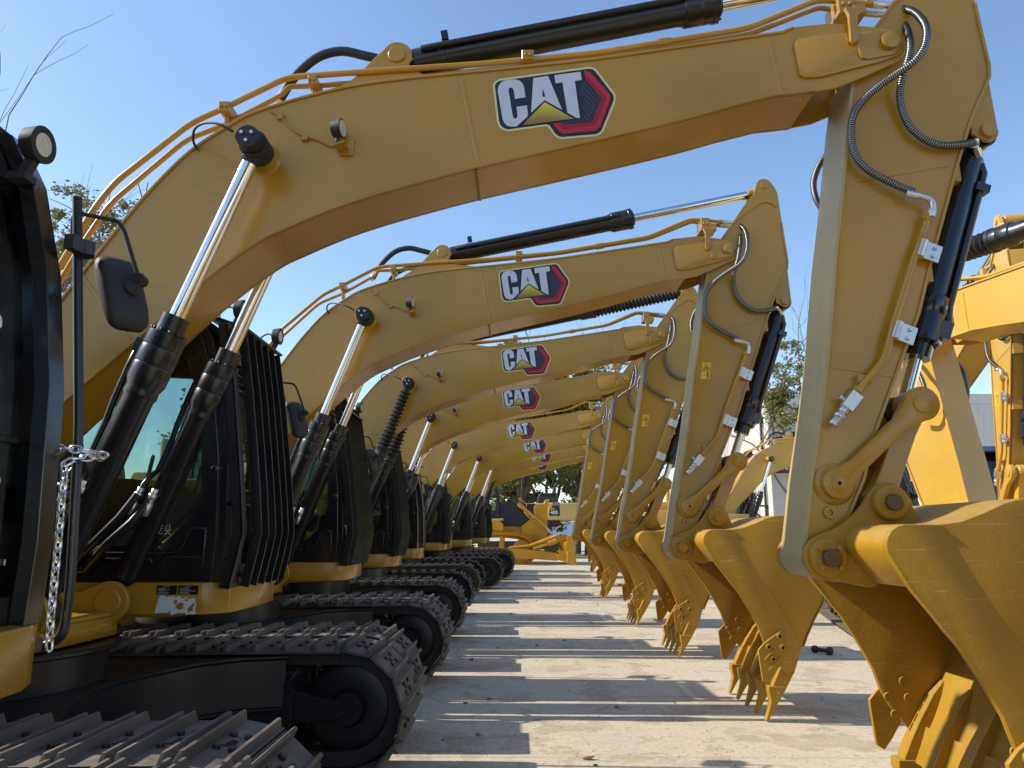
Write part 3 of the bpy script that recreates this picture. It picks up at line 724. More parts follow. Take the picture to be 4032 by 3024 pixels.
def track_frame_mesh(s):
    def f(b):
        y = s*1.2
        b.box(-4.2, -2.0, y-.17, y+.17, .27, .60)
        b.prism([(-2.0, .27), (-1.46, .29), (-1.46, .60), (-1.50, .625), (-1.9, .625), (-2.0, .60)], y-.2, y+.2)
        for q in (-1, 1):
            b.prism([(-1.5, .34), (-1.12, .37), (-1.08, .42), (-1.12, .47), (-1.5, .56)], y+q*.14, y+q*.2)
            b.prism([(-1.95, .27), (-1.44, .27), (-1.42, .30), (-1.42, .575), (-1.46, .61), (-1.95, .61)], y+q*.20, y+q*.225)
        for k in range(7): b.cyl((-4.0+.43*k, y-.15, .155), (-4.0+.43*k, y+.15, .155), .085, n=16)
        for x in (-3.6, -2.3): b.cyl((x, y-.12, .67), (x, y+.12, .67), .055, n=14)
        b.prism([(-1.9, .60), (-1.52, .60), (-1.42, .655), (-1.46, .67), (-1.9, .64)], y-s*.22, y-s*.1)
    return f
def carbody_mesh(b):
    pl = [(-1.46,-.98),(-1.72,-.9),(-1.93,-.7),(-2.08,-.3),(-2.12,0),(-2.08,.3),(-1.93,.7),(-1.72,.9),(-1.46,.98),(-2.3,.98),(-2.6,.82),(-3.0,.82),(-3.3,.98),(-4.1,.98),(-3.75,.7),(-3.55,.3),(-3.55,-.3),(-3.75,-.7),(-4.1,-.98),(-3.3,-.98),(-3.0,-.82),(-2.6,-.82),(-2.3,-.98)]
    b.plan(pl, .45, .74)
    c = (-2.8, 0); b.plan([(c[0]+(x-c[0])*1.012, y*1.0) for x, y in pl], .74, .765)
    b.plan([(c[0]+(x-c[0])*1.01, y*1.0) for x, y in pl], .43, .45)
    b.cyl((-2.8, 0, .76), (-2.8, 0, .96), .62, n=40); b.cyl((-2.8, 0, .93), (-2.8, 0, .96), .68, n=40)
def frame_mesh(b):
    b.plan([(-5.3,-1.3),(-2.6,-1.33),(-2.42,-1.3),(-2.42,-.5),(-2.26,-.42),(-2.24,.33),(-2.3,.36),(-3.3,1.3),(-5.3,1.3)], .97, 1.075)
    b.plan([(-2.9,-.40),(-2.262,-.36),(-2.245,.32),(-2.9,.36)], 1.075, 1.10)
    for y in (-.45, -.29, .29, .45):
        b.prism([(-2.7,1.08),(-2.66,1.2),(-2.45,1.2)]+arc(FOOT.x, FOOT.z, .115, 120, -60, 8)+[(-2.24,1.03),(-2.3,1.02)], y-.018, y+.018)
        b.disc(FOOT.x, FOOT.z, .075, y-.03, y+.03)
    for y in (-.27, .27):
        b.prism([(-3.55,1.07),(-3.2,1.78)]+arc(-2.98, 1.7, .15, 150, 10, 7)+[(-2.72,1.4),(-2.6,1.07)], y-.022, y+.022)
def cab_base_mesh(b):
    b.plan([(-3.35,.345),(-1.80,.345),(-1.765,.36),(-1.665,.44),(-1.645,.5),(-1.64,.9),(-1.66,1.25),(-1.70,1.35),(-1.78,1.375),(-3.35,1.375)], 1.075, 1.256)
    b.prism([(-3.2,1.02),(-1.95,1.06),(-1.75,1.076),(-3.2,1.076)], .4, 1.34)
CABO = [(-1.735,1.258),(-1.725,1.5),(-1.745,1.97),(-1.80,2.35),(-1.885,2.66),(-1.96,2.80),(-2.1,2.86),(-2.7,2.89),(-3.2,2.87),(-3.32,2.78),(-3.36,2.2),(-3.36,1.258)]
CABI = [(-2.03,1.462),(-1.90,1.60),(-1.835,1.78),(-1.845,1.98),(-1.90,2.34),(-1.985,2.56),(-2.12,2.63),(-2.7,2.66),(-3.1,2.62),(-3.2,2.5),(-3.22,2.1),(-3.2,1.462)]
def cab_mesh(b):
    for y0, y1 in ((.33, .375), (1.315, 1.36)): b.ring(CABO, CABI, y0, y1)
    for y0, y1 in ((.35, .43), (1.26, 1.34)): b.sheet(CABO[:7], y0, y1, -.05)
    b.sheet(CABO[5:11], .34, 1.35, -.05)                                   # roof and upper rear
    b.box(-1.80, -1.735, .4, 1.3, 1.258, 1.34)                              # sill
    b.bar((-1.77, .4, 1.80), (-1.77, 1.29, 1.80), .03, .02, (0, 0, 1))
    b.prism([(-1.89,2.655),(-1.96,2.80),(-2.02,2.78),(-1.95,2.64)], .4, 1.3)
    b.box(-3.36, -3.31, .375, 1.315, 1.258, 1.7)
    b.box(-3.3, -1.8, .375, 1.315, 1.258, 1.285)
    # pressed ridges of the lower panel
    for path in ([(-2.35,1.417),(-1.965,1.417),(-1.935,1.425),(-1.915,1.45),(-1.888,1.53),(-1.872,1.55),(-1.85,1.556),(-1.79,1.555)], [(-1.80,1.392),(-1.985,1.392),(-2.005,1.385),(-2.015,1.35)], [(-2.35,1.385),(-2.10,1.385),(-2.085,1.378),(-2.082,1.36)]):
        b.tube(xz(path, .329), .0075, 8)
    b.tube([(-1.79, .328, 1.33), (-1.785, .328, 1.55)], .008, 6)
    # grab loop and wiper motor by the pillar
    b.lathe((-1.765, .37, 1.90), (-1.765, .30, 1.90), [(0, .03), (.03, .035), (.05, .02)], 10); b.tube([(-1.75, .35, 1.90), (-1.70, .40, 1.92), (-1.70, .42, 1.98)], .012, 8)
    b.tube([(-1.70, .42, 1.95), (-1.735, .43, 2.30), (-1.76, .44, 2.42)], .009, 6)
def visor_mesh(b):
    b.prism([(-1.69,2.80),(-1.70,2.785),(-2.0,2.895),(-2.0,2.91)], .48, 1.24)
def side_pane(y):
    def f(b): b.prism([(x+(.012 if x < -2.7 else -.012)*-1, z) for x, z in CABI], y-.004, y+.004)
    return f
def windscreen_mesh(b):
    b.sheet([(-1.765,1.34),(-1.755,1.5),(-1.775,1.97),(-1.83,2.35),(-1.912,2.65)], .43, 1.26, .006)
def rear_pane(b): b.box(-3.345, -3.335, .375, 1.315, 1.7, 2.66)
def seat_mesh(b):
    b.prism([(-2.95,1.62),(-2.42,1.66),(-2.38,1.72),(-2.42,1.78),(-2.9,1.76),(-3.02,2.25),(-3.0,2.40),(-3.07,2.44),(-3.14,2.38),(-3.1,1.7)], .62, 1.12)
    b.prism([(-3.02,2.42),(-2.98,2.6),(-3.06,2.62),(-3.1,2.45)], .75, 1.0); b.box(-2.9, -2.5, .7, 1.05, 1.285, 1.62)
def console_mesh(b):
    for y in (.46, 1.18):
        b.prism([(-2.9,1.6),(-2.2,1.55),(-2.15,1.72),(-2.3,1.85),(-2.9,1.85)], y, y+.12); b.cyl((-2.25, y+.06, 1.8), (-2.22, y+.06, 2.0), .012)
    b.prism([(-2.02,1.29),(-1.95,1.7),(-1.9,1.72),(-1.93,1.29)], .5, .62); b.box(-2.0, -1.96, .40, .56, 1.95, 2.12)
def cab_lamp(x, y, z):
    def f(b):
        b.cur = 0; b.lathe((x-.06, y, z), (x+1, y-.05, z-.06), [(0, .03), (.012, .055), (.055, .062), (.062, .062), (.062, .053)], 26)
        b.bar((x-.03, y, z-.05), (x-.06, y, z-.12), .03, .03); b.obox((x-.07, y, z-.12), (.04, 0, 0), (0, .03, 0), (0, 0, .012))
        b.tube(spline([(x-.05, y+.02, z-.01), (x-.11, y+.05, z+.03), (x-.16, y+.02, z-.02), (x-.14, y, z-.1)], 4), .006, 6)
        b.cur = 1; b.lathe((x-.004, y-.003, z-.003), (x+1, y-.05, z-.06), [(0, .054), (.004, .052), (.007, .03)], 26)
    return f
def handrail_mesh(b):
    b.tube(round_corners([(-1.80, 1.37, 1.165), (-1.75, 1.45, 1.165), (-1.675, 1.45, 1.2), (-1.67, 1.45, 1.35), (-1.70, 1.45, 1.86), (-1.80, 1.45, 2.70)], .09), .016, 12)
    b.bar((-1.755, 1.36, 2.5), (-1.745, 1.47, 2.5), .035, .05, (0, 0, 1)); b.lathe((-1.748, 1.45, 2.48), (-1.752, 1.45, 2.6), [(0, .03), (.05, .032), (.055, .02)], 12)
    b.lathe((-1.74, 1.365, 1.19), (-1.6, 1.365, 1.19), [(0, .024), (.04, .024), (.04, .012)], 12)
def mirror_mesh(b):
    b.cur = 0
    b.tube(round_corners([(-1.80, 1.45, 2.55), (-1.81, 1.45, 2.645), (-1.69, 1.53, 2.645), (-1.665, 1.53, 2.61), (-1.595, 1.53, 2.43)], .03), .008, 8)
    c = Vector((-1.655, 1.55, 2.375)); nx = Vector((.86, -.42, .28)).normalized(); uz = Vector((.30, 0, -1)); uz = (uz-nx*uz.dot(nx)).normalized(); ry = nx.cross(uz)
    prof = []
    for k in range(24):
        g = 2*math.pi*k/24; cx, cz = math.cos(g), math.sin(g)
        prof.append((math.copysign(abs(cx)**.45, cx)*.085, math.copysign(abs(cz)**.45, cz)*.145))
    vs = []; fs = []
    lay = [(-.022, .96), (-.015, 1.), (.01, .97), (.03, .8), (.04, .45)]
    for o, sc in lay:
        vs += [c+nx*o+ry*p[0]*sc+uz*p[1]*sc for p in prof]
    for i in range(len(lay)-1):
        fs += [(i*24+k, i*24+(k+1) % 24, (i+1)*24+(k+1) % 24, (i+1)*24+k) for k in range(24)]
    fs += [tuple(range(23, -1, -1)), tuple((len(lay)-1)*24+k for k in range(24))]
    b.add(vs, fs)
    p = c+nx*.035; b.lathe(p, Vector((-1.585, 1.53, 2.42)), [(0, .032), (.012, .03), (.03, .018), (.07, .018)], 12); b.cyl((-1.59, 1.51, 2.42), (-1.59, 1.56, 2.42), .02, n=12)
    b.cur = 1; b.add([c-nx*.0235+ry*q[0]*.9+uz*q[1]*.92 for q in prof]+[c-nx*.022+ry*q[0]*.9+uz*q[1]*.92 for q in prof], [tuple(range(23, -1, -1)), tuple(range(24, 48))]+[(k, (k+1) % 24, 24+(k+1) % 24, 24+k) for k in range(24)])
GP = [(-1.635,1.225),(-1.60,1.40),(-1.578,1.535),(-1.60,1.75),(-1.628,1.97),(-1.685,2.38),(-1.755,2.78),(-1.80,2.88)]
GQ = lambda y: [(x, y, z) for x, z in GP]
def guard_bars(b):
    for y, w in ((.38, .035), (1.33, .035)):
        b.sheet(GP[:-1], y-w, y+w, .012); b.sheet([(x-.06, z) for x, z in GP[:-1]], y-.035 if y < 1 else y+.023, y-.023 if y < 1 else y+.035, -.06)
    for k in range(6):
        y = .38+.95*(k+1)/7; b.sheet(GP[:-1], y-.006, y+.006, -.055)
    for z, x in ((1.24, -1.64), (1.70, -1.64), (2.10, -1.69), (2.72, -1.78)): b.cyl((x-.02, .37, z), (x-.02, 1.34, z), .012, n=8)
    b.obox((-1.645, .855, 1.245), (.008, 0, .003), (0, .49, 0), (0, 0, .025)); b.obox((-1.765, .855, 2.765), (.008, 0, .003), (0, .49, 0), (0, 0, .03))
    for y in (.42, 1.29):
        b.bar((-1.62, y, 1.95), (-1.76, y, 1.95), .03, .012, (0, 0, 1)); b.bar((-1.62, y, 1.38), (-1.74, y, 1.38), .03, .012, (0, 0, 1))
    for k in range(4): b.obox((-1.735+.012*k, .62, 2.52-.05*k), (.02, 0, .004), (0, .22, 0), (0, 0, .004))
def guard_mesh(b):
    for y in (.38, 1.33):
        b.sheet(GP, y-.035, y+.035, .012); b.sheet([(x-.06, z) for x, z in GP], y-.035 if y < 1 else y+.023, y-.023 if y < 1 else y+.035, -.06)
    for k in range(15):
        y = .38+.95*(k+1)/16; b.sheet(GP, y-.0055, y+.0055, -.035)
    for z, x in ((1.42, -1.60), (1.62, -1.59), (1.82, -1.62), (2.02, -1.64), (2.22, -1.67), (2.42, -1.70), (2.62, -1.735), (2.8, -1.77)):
        b.cyl((x+.002, .37, z), (x+.002, 1.34, z), .006, n=6)
    b.obox((-1.625, .855, 1.28), (.006, 0, .0), (0, .49, 0), (0, 0, .06)); b.obox((-1.785, .855, 2.85), (.006, 0, .0), (0, .49, 0), (0, 0, .05))
def plate_mesh(x0, x1):
    def f(b):
        b.cur = 0; b.box(x0, x1, .3425, .345, 1.186, 1.236); b.cur = 1; w = x1-x0
        rr = random.Random(int(x0*100))
        for k in range(6):
            z = 1.229-k*.0075; a = x0+.008+(.03 if k < 1 else 0); b.box(a, a+(w-.016)*rr.uniform(.35, .95)*(.6 if k < 1 else 1), .3418, .3426, z-.0022, z+.0012)
    return f
def torn_label(b):
    rr = random.Random(5); pr = []
    x0, x1, z0, z1 = -2.045, -1.81, 1.083, 1.178
    for a, c, n in (((x0, z0), (x1, z0), 14), ((x1, z0), (x1-.01, z1-.01), 9), ((x1-.01, z1-.01), (x0+.02, z1), 16), ((x0+.02, z1), (x0, z0), 9)):
        for i in range(n):
            t = i/n; j = rr.uniform(-.010, .006); pr.append((a[0]+(c[0]-a[0])*t+j*.6, a[1]+(c[1]-a[1])*t+j))
    b.cur = 0; b.prism(pr, .3435, .345); b.cur = 1
    for cx, cz, r in ((-1.90, 1.125, .026), (-1.93, 1.145, .014), (-1.845, 1.105, .022), (-1.83, 1.13, .012), (-1.96, 1.09, .008), (-1.87, 1.155, .01)):
        b.prism([(cx+r*rr.uniform(.5, 1.3)*math.cos(R(40*k)), cz+r*rr.uniform(.4, 1.)*math.sin(R(40*k))) for k in range(9)], .3428, .3436)
def glass_writing(b):
    y = .3445; s = .034
    def st(pts, ox):
        for a, c in zip(pts, pts[1:]): b.bar((ox+a[0]*s, y, 1.545+a[1]*s), (ox+c[0]*s, y, 1.545+c[1]*s), .0026, .0012)
    o = -2.06
    st([(-.35,.55),(.35,.62)], o); st([(0,1),(.0,.25)], o); st([(-.6,.25),(.6,.32)], o); st([(.5,.9),(-.6,-.35)], o); st([(-.05,.1),(-.1,-.45),(.2,-.6),(.6,-.5)], o); st([(.4,.05),(-.05,-.15)], o)
    o = -2.01
    st([(-.4,.8),(-.2,.6)], o); st([(-.5,.45),(-.28,.25)], o); st([(-.6,-.05),(.6,.05)], o); st([(.25,1),(.2,.2),(-.1,-.4),(-.55,-.8)], o); st([(.1,-.3),(.45,-.85)], o)
def chassis_label(b):
    b.cur = 0; b.obox((-1.955, .70, .60), (.0, .028, 0), (.002, 0, 0), (0, 0, .036))
    b.cur = 1
    b.obox((-1.952, .70, .592), (.0, .012, 0), (.002, 0, 0), (0, 0, .003)); b.obox((-1.952, .708, .604), (.0, .003, 0), (.002, 0, 0), (0, 0, .014)); b.obox((-1.952, .692, .600), (.0, .003, 0), (.002, 0, 0), (0, 0, .011))
def hood_mesh(b):
    b.prism([(-5.0,1.075),(-3.5,1.075),(-3.48,1.85),(-3.6,1.98),(-3.9,2.05),(-5.0,2.05)], -1.28, 1.3); b.prism([(-4.9,2.05),(-3.95,2.05),(-4.0,2.3),(-4.8,2.3)], -.9, .5)
    b.cyl((-4.5, -.7, 2.05), (-4.5, -.7, 2.75), .06)
def counterweight_mesh(b):
    b.plan([(-5.0,-1.33),(-5.0,1.33),(-5.3,1.31),(-5.52,1.0),(-5.62,.5),(-5.64,0),(-5.62,-.5),(-5.52,-1.0),(-5.3,-1.31)], 1.0, 1.98)
def tank_mesh(b):
    b.box(-3.46, -2.42, -1.32, -.5, 1.08, 1.95); b.box(-2.41, -2.1, -1.32, -.62, 1.02, 1.5)
def tank_rail(b):
    b.tube(round_corners([(-2.3, -.58, 1.3), (-2.08, -.58, 1.72), (-2.08, -.22, 1.74), (-2.3, -.22, 1.5), (-2.6, -.22, 1.08)], .12), .015, 8)

def machine(label, loc, rotz=0, group=None, guard=None, bellows=False, sbellows=False, lamp=True, decal=True, warn=True, bucket=True, first=False, dirty=False, other=None, pose=None, shoes=True, rail=True, chrome_all=True):
    t = thing('excavator', label, 'excavator', loc, rotz, group)
    pk = 'B' if other else ''
    Yl = other or YEL; BK = other or BUCK; WF = other or WORN
    P = lambda n, k, fn, mats, par=None, bevel=.004, smooth=35, label=None, seg=1: part(n, k+pk, par or t, fn, mats, bevel, smooth, label=label, seg=seg)
    # running gear
    P('carbody', 'carbody', carbody_mesh, [UNDER], bevel=.008)
    if first: P('sticker', 'chl', chassis_label, [LWHITE, LGRN], bevel=0)
    for s in (-1, 1):
        tr = part('track', 'chain'+pk, t, chain_mesh, [CHAINM], 0, 35); tr.location = (0, s*1.2, 0)
        part('idler_wheel', 'idler', tr, idler_mesh, [UNDER], .004); part('sprocket', 'sprocket', tr, sprocket_mesh, [UNDER], .003)
        if shoes:
            if 'shoe' not in CACHE:
                mb = MB(); shoe_mesh(mb); CACHE['shoe'] = mb.mesh('track_shoe', [SHOE, CHAINM, DARK], .0025, 35)
            for i in range(NSH):
                x, z, a = track_point(PER*(i+.37)/NSH)
                o = link(bpy.data.objects.new('track_shoe', CACHE['shoe']), tr)
                o.location = (x+2.8, 0, z); o.rotation_euler = (0, -a, 0)
        P('track_frame', 'tf%d' % s, track_frame_mesh(s), [UNDER], bevel=.006)
    # upper structure
    P('upper_frame', 'frame', frame_mesh, [Yl], bevel=.006)
    P('engine_hood', 'hood', hood_mesh, [Yl], bevel=.03, seg=2); P('counterweight', 'cw', counterweight_mesh, [BLKM if not other else Yl], bevel=.05, seg=2)
    P('fuel_tank', 'tank', tank_mesh, [Yl], bevel=.02, seg=2); P('handrail', 'trail', tank_rail, [BLK], bevel=0)
    cb = P('cab_base', 'cabbase', cab_base_mesh, [Yl], bevel=.022, seg=3)
    if first:
        P('data_plate', 'dp1', plate_mesh(-2.045, -1.93), [BLKG, LGREY], cb, 0); P('data_plate', 'dp2', plate_mesh(-1.922, -1.808), [BLKG, LGREY], cb, 0)
        P('label', 'torn', torn_label, [LWHITE, Yl], cb, 0, label='torn white paper label')
    cab = P('cab', 'cab', cab_mesh, [BLKG], bevel=.008)
    G2 = GLASSD if dirty else GLASS
    P('windscreen', 'ws'+('d' if dirty else ''), windscreen_mesh, [G2], cab, 0)
    for y in (.352, 1.338): P('side_window', 'sp%d' % (y*1000), side_pane(y), [GLASS], cab, 0)
    P('rear_window', 'rp', rear_pane, [GLASS], cab, 0)
    P('seat', 'seat', seat_mesh, [SEATM], cab, .02); P('console', 'console', console_mesh, [BLKM], cab, .01)
    if first: P('chalk_writing', 'gw', glass_writing, [LWHITE], cab, 0)
    if dirty: P('work_lamp', 'cld', cab_lamp(-1.80, 1.24, 2.79), [BLKM, LENS], cab, 0)
    else:
        P('sun_visor', 'visor', visor_mesh, [BLK], cab, .004)
        for k, q in enumerate(((-1.72, .50, 2.92), (-1.74, 1.31, 2.96))): P('work_lamp', 'cl%d' % k, cab_lamp(*q), [BLKM, LENS], cab, 0)
    if guard == 'bars': P('window_guard', 'gb', guard_bars, [BLK], bevel=.002)
    if guard == 'mesh': P('window_guard', 'gm', guard_mesh, [BLK], bevel=0)
    if rail: P('handrail', 'hr', handrail_mesh, [BLK], bevel=0)
    P('mirror', 'mir', mirror_mesh, [BLKM, CHROME], bevel=0, smooth=60)
    # boom
    bs = []
    bo = P('boom', 'boom', boom_mesh, [Yl], bevel=.003); bs.append(bo)
    P('tip_plate', 'tipp', tip_plate_mesh, [Yl], bo, .006, seg=2)
    P('cylinder_bracket', 'scbr', stick_cyl_bracket, [Yl], bo, .005)
    if decal: P('emblem', 'decal', decal_mesh, [LCR, LK, LR, LR2, LHX, LW, LTRI], bo, 0, label='black, red and silver emblem reading CAT')
    if lamp: P('work_lamp', 'blamp', boom_lamp_mesh, [Yl, BLKM, LENS], bo, 0)
    P('pipe', 'pu', pipe_mesh(PU, .0175), [Yl], bo, 0); P('pipe', 'pl', pipe_mesh(PL, .0155), [Yl], bo, 0); P('pipe_bracket', 'pcl', tip_clamp_mesh, [Yl], bo, .003)
    for i in range(3): P('pipe_clamp', 'pc%d' % i, clamp_mesh(i), [Yl], bo, .003)
    sc = P('stick_cylinder', 'sc', stick_cyl_mesh, [BLK], bevel=.002); bs.append(sc)
    if sbellows: P('bellows', 'scb', stick_bellows_mesh, [BELLOW], sc, 0, 20)
    else: P('rod', 'scr', stick_rod_mesh, [CHROME], sc, 0)
    P('rod_eye', 'sce', stick_rod_eye, [Yl], sc, .003)
    def hs(b):
        b.cur = 0; b.tube(spline([(-1.40, -.03, 4.05), (-1.32, -.03, 4.20), (-1.19, -.03, 4.33), (-1.05, -.03, 4.372), (-.92, -.03, 4.345), (-.83, -.03, 4.322)], 6), .027, 12)
        b.tube(spline([(-1.3, .12, 4.02), (-1.2, .12, 4.15), (-1.05, .12, 4.22), (-.85, .10, 4.24)], 5), .024, 12)
        b.cur = 1; b.tube(spline([(-.835, -.03, 4.322), (-.76, -.03, 4.335), (-.71, -.04, 4.33), (-.665, -.05, 4.30)], 4), .02, 10); b.obox((-.645, -.05, 4.30), (.03, 0, .01), (0, .03, 0), (-.01, 0, .03))
        b.cyl((-1.42, -.03, 4.03), (-1.385, -.03, 4.085), .024, n=10)
    P('hydraulic_hose', 'schose', hs, [HOSEB, SILVER], sc, 0)
    for s in (-1, 1):
        bc = P('boom_cylinder', 'bc%d' % s, boom_cyl_mesh(s), [BLK], bevel=.002); bs.append(bc)
        if bellows: P('bellows', 'bb%d' % s, boom_bellows_mesh(s), [BELLOW], bc, 0, 20)
        else: P('rod', 'br%d' % s, boom_rod_mesh(s), [CHROME], bc, 0)
        P('rod_eye', 'rc%d' % s, rod_cap_mesh(s), [BLKM, SILVER], bc, .002); P('hose_fitting', 'cf%d' % s, cyl_fit_mesh(s), [SILVER], bc, .001)
    # stick and bucket
    ss = []
    st = P('stick', 'stick', stick_mesh, [Yl, WF], bevel=.003); ss.append(st)
    if warn: P('warning_label', 'warn', warn_mesh, [LWARN, LK], st, 0)
    P('pipe', 'spipe', stick_pipe_mesh, [Yl], st, 0)
    for i in (0, 1): P('pipe_clamp', 'clz%d' % i, clampz(i), [SILVER], st, .002)
    P('valve_block', 'vb', block_mesh, [SILVER], st, .002)
    h1 = P('hydraulic_hose', 'ha', guarded_hose(HA, .0195), [WRAP, HOSEB], bevel=0, smooth=80); h2 = P('hydraulic_hose', 'hb', guarded_hose(HB, .0195), [WRAP, HOSEB], bevel=0, smooth=80); h3 = P('hydraulic_hose', 'hc', guarded_hose(HC, .019), [WRAP, HOSEB], bevel=0, smooth=80); ss += [h1, h2, h3]
    e = lambda p, d, y: [(p[0], y, p[1])]
    P('hose_fitting', 'haf', fitting(persp_fix(xz([(2.13, 3.328)]+HOSE_A_FIT[1:], -.215), -.27), .0165), [SILVER], h1, 0)
    P('hose_fitting', 'haf2', fitting([(2.14, -.12, 4.607), (2.21, -.12, 4.60), (2.30, -.125, 4.576)], .018), [SILVER], h1, 0)
    P('hose_fitting', 'hbf', fitting([(HB[-1][0], -.17, HB[-1][2]), (2.56, -.14, 3.69), (2.63, -.1, 3.70), (2.66, -.08, 3.66)], .0165), [SILVER], h2, 0)
    P('hose_fitting', 'hbf2', fitting([(2.13, -.05, 4.598), (2.2, -.06, 4.585), (2.29, -.078, 4.545)], .017), [SILVER], h2, 0)
    bk = P('bucket_cylinder', 'bkc', bucket_cyl_mesh, [BLKG], bevel=.002); ss.append(bk)
    P('rod', 'bkr', bucket_rod_mesh, [CHROME], bk, 0); P('rod_eye', 'bke', bucket_rod_eye, [BLKM], bk, .003)
    for s in (-1, 1): ss.append(P('link_arm', 'la%d' % s, link_arm_mesh(s), [Yl, DARK], bevel=.008, seg=2))
    ss.append(P('bucket_link', 'bl', bucket_link_mesh, [Yl], bevel=.006))
    if bucket: bu = P('bucket', 'bucket', bucket_mesh, [BK], bevel=.005, seg=2)
    for k, c in enumerate((BPN, BLP) if bucket else ()): P('pin', 'pin%d%d' % (k, first), pin_mesh(c, .044-.002*k), [PINM if first else BK], bu, .004)
    for k in range(5 if bucket else 0): P('tooth', 'tooth%d' % k, tooth_mesh(-.58+.275*k), [BK], bu, .006)
    for s in (-1, 1) if bucket else (): P('side_cutter', 'cut%d' % s, cutter_mesh(s), [BK, DARK], bu, .004)
    if pose:
        beta, gam, kap = pose
        def rot(p, a): return Matrix.Translation(p) @ Matrix.Rotation(R(a), 4, 'Y') @ Matrix.Translation(-p)
        f = Vector((-2.98+2.8, 0, 1.7)); tip = Vector((2.129+2.8, 0, 4.275)); bp = Vector((BPN[0]+2.8, 0, BPN[1]))
        Mb = rot(f, beta); Ms = Mb @ rot(tip, gam-beta); Mk = Ms @ rot(bp, kap-gam)
        for o in bs: o.matrix_basis = Mb @ o.matrix_basis
        for o in ss: o.matrix_basis = Ms @ o.matrix_basis
        if bucket: bu.matrix_basis = Mk @ bu.matrix_basis
    return t
LGREY = flat('label_grey', (.35, .35, .36), .5)
# ---------------------------------------------------------------- place, light, camera
def gz(y): return 0. if y < 12 else .012*(min(y, 27)-12)
def ground():
    ys = [-60, -20, 0, 6, 12, 15, 18, 21, 24, 27, 40, 80, 200, 600]; xs = [-500, -120, -40, -12, 0, 6, 14, 30, 120, 500]
    vs = [(x, y, gz(y)) for y in ys for x in xs]; n = len(xs)
    fs = [(j*n+i, j*n+i+1, (j+1)*n+i+1, (j+1)*n+i) for j in range(len(ys)-1) for i in range(n-1)]
    m, nt, b = new_mat('concrete_yard'); L = nt.links.new
    v = coords(nt, per_object=False)
    big = tex(nt, v, .35, 5, .6); mid = tex(nt, v, 1.9, 6, .62); fin = tex(nt, v, 22, 5, .7); drag = tex(nt, coords(nt, (.8, 4.5, 1), False), 1.2, 6, .65)
    c = mixc(nt, ramp(nt, big, .3, .72), (.565, .475, .325), (.46, .39, .27))
    c = mixc(nt, math_(nt, 'MULTIPLY', ramp(nt, drag, .40, .70), .6), c, (.36, .295, .20))
    c = mixc(nt, math_(nt, 'MULTIPLY', ramp(nt, mid, .52, .68), .65), c, (.34, .275, .185))
    c = mixc(nt, math_(nt, 'MULTIPLY', ramp(nt, mid, .46, .34), .55), c, (.68, .60, .445))
    gr = tex(nt, v, 60, 6, .75); c = mixc(nt, math_(nt, 'MULTIPLY', ramp(nt, fin, .46, .72), .5), c, (.28, .23, .155)); c = mixc(nt, math_(nt, 'MULTIPLY', ramp(nt, gr, .56, .66), .45), c, (.22, .18, .125))
    c = mixc(nt, math_(nt, 'MULTIPLY', ramp(nt, tex(nt, v, 7.5, 6, .7), .58, .66), .5), c, (.30, .245, .17))
    oil = ramp(nt, tex(nt, coords(nt, (1, 1.6, 1), False), .75, 6, .72, .6), .60, .69)
    c = mixc(nt, math_(nt, 'MULTIPLY', oil, .62), c, (.15, .125, .095))
    rust = ramp(nt, tex(nt, coords(nt, (.8, 2.2, 1), False), 2.6, 3, .6), .68, .76)
    c = mixc(nt, math_(nt, 'MULTIPLY', rust, .4), c, (.42, .25, .15))
    # hairline cracks, slab joints
    vo = N(nt, 'ShaderNodeTexVoronoi', Scale=.23); vo.feature = 'DISTANCE_TO_EDGE'
    vm = nt.nodes.new('ShaderNodeVectorMath'); vm.operation = 'MULTIPLY_ADD'
    nz = N(nt, 'ShaderNodeTexNoise', Scale=1.6, Detail=6.); L(v, nz.inputs['Vector'])
    L(nz.outputs['Color'], vm.inputs[0]); vm.inputs[1].default_value = (1.1, 1.1, 0); L(v, vm.inputs[2]); L(vm.outputs[0], vo.inputs['Vector'])
    crack = math_(nt, 'MULTIPLY', math_(nt, 'LESS_THAN', vo.outputs['Distance'], .0016), ramp(nt, mid, .42, .55))
    tc = nt.nodes.new('ShaderNodeTexCoord'); sp = nt.nodes.new('ShaderNodeSeparateXYZ'); L(tc.outputs['Object'], sp.inputs[0])
    def joint(o, pitch, off, w): 
        f = math_(nt, 'FRACT', math_(nt, 'MULTIPLY', math_(nt, 'ADD', o, off+500), 1/pitch)); return math_(nt, 'LESS_THAN', math_(nt, 'ABSOLUTE', math_(nt, 'SUBTRACT', f, .5)), w/pitch)
    jn = joint(sp.outputs[1], 4.4, 2.55, .004)
    ln = math_(nt, 'MAXIMUM', crack, jn, True)
    c = mixc(nt, math_(nt, 'MULTIPLY', ln, .7), c, (.17, .14, .11))
    L(c, b.inputs['Base Color']); b.inputs['Roughness'].default_value = .88
    h = math_(nt, 'ADD', math_(nt, 'MULTIPLY', mid, .6), math_(nt, 'ADD', math_(nt, 'MULTIPLY', fin, .35), math_(nt, 'MULTIPLY', ln, -.6)))
    bump(nt, b, h, .35, .02)
    me = bpy.data.meshes.new('ground'); me.from_pydata(vs, [], fs); me.materials.append(m); me.shade_smooth()
    o = link(bpy.data.objects.new('ground', me)); tag(o, kind='structure')
ground()

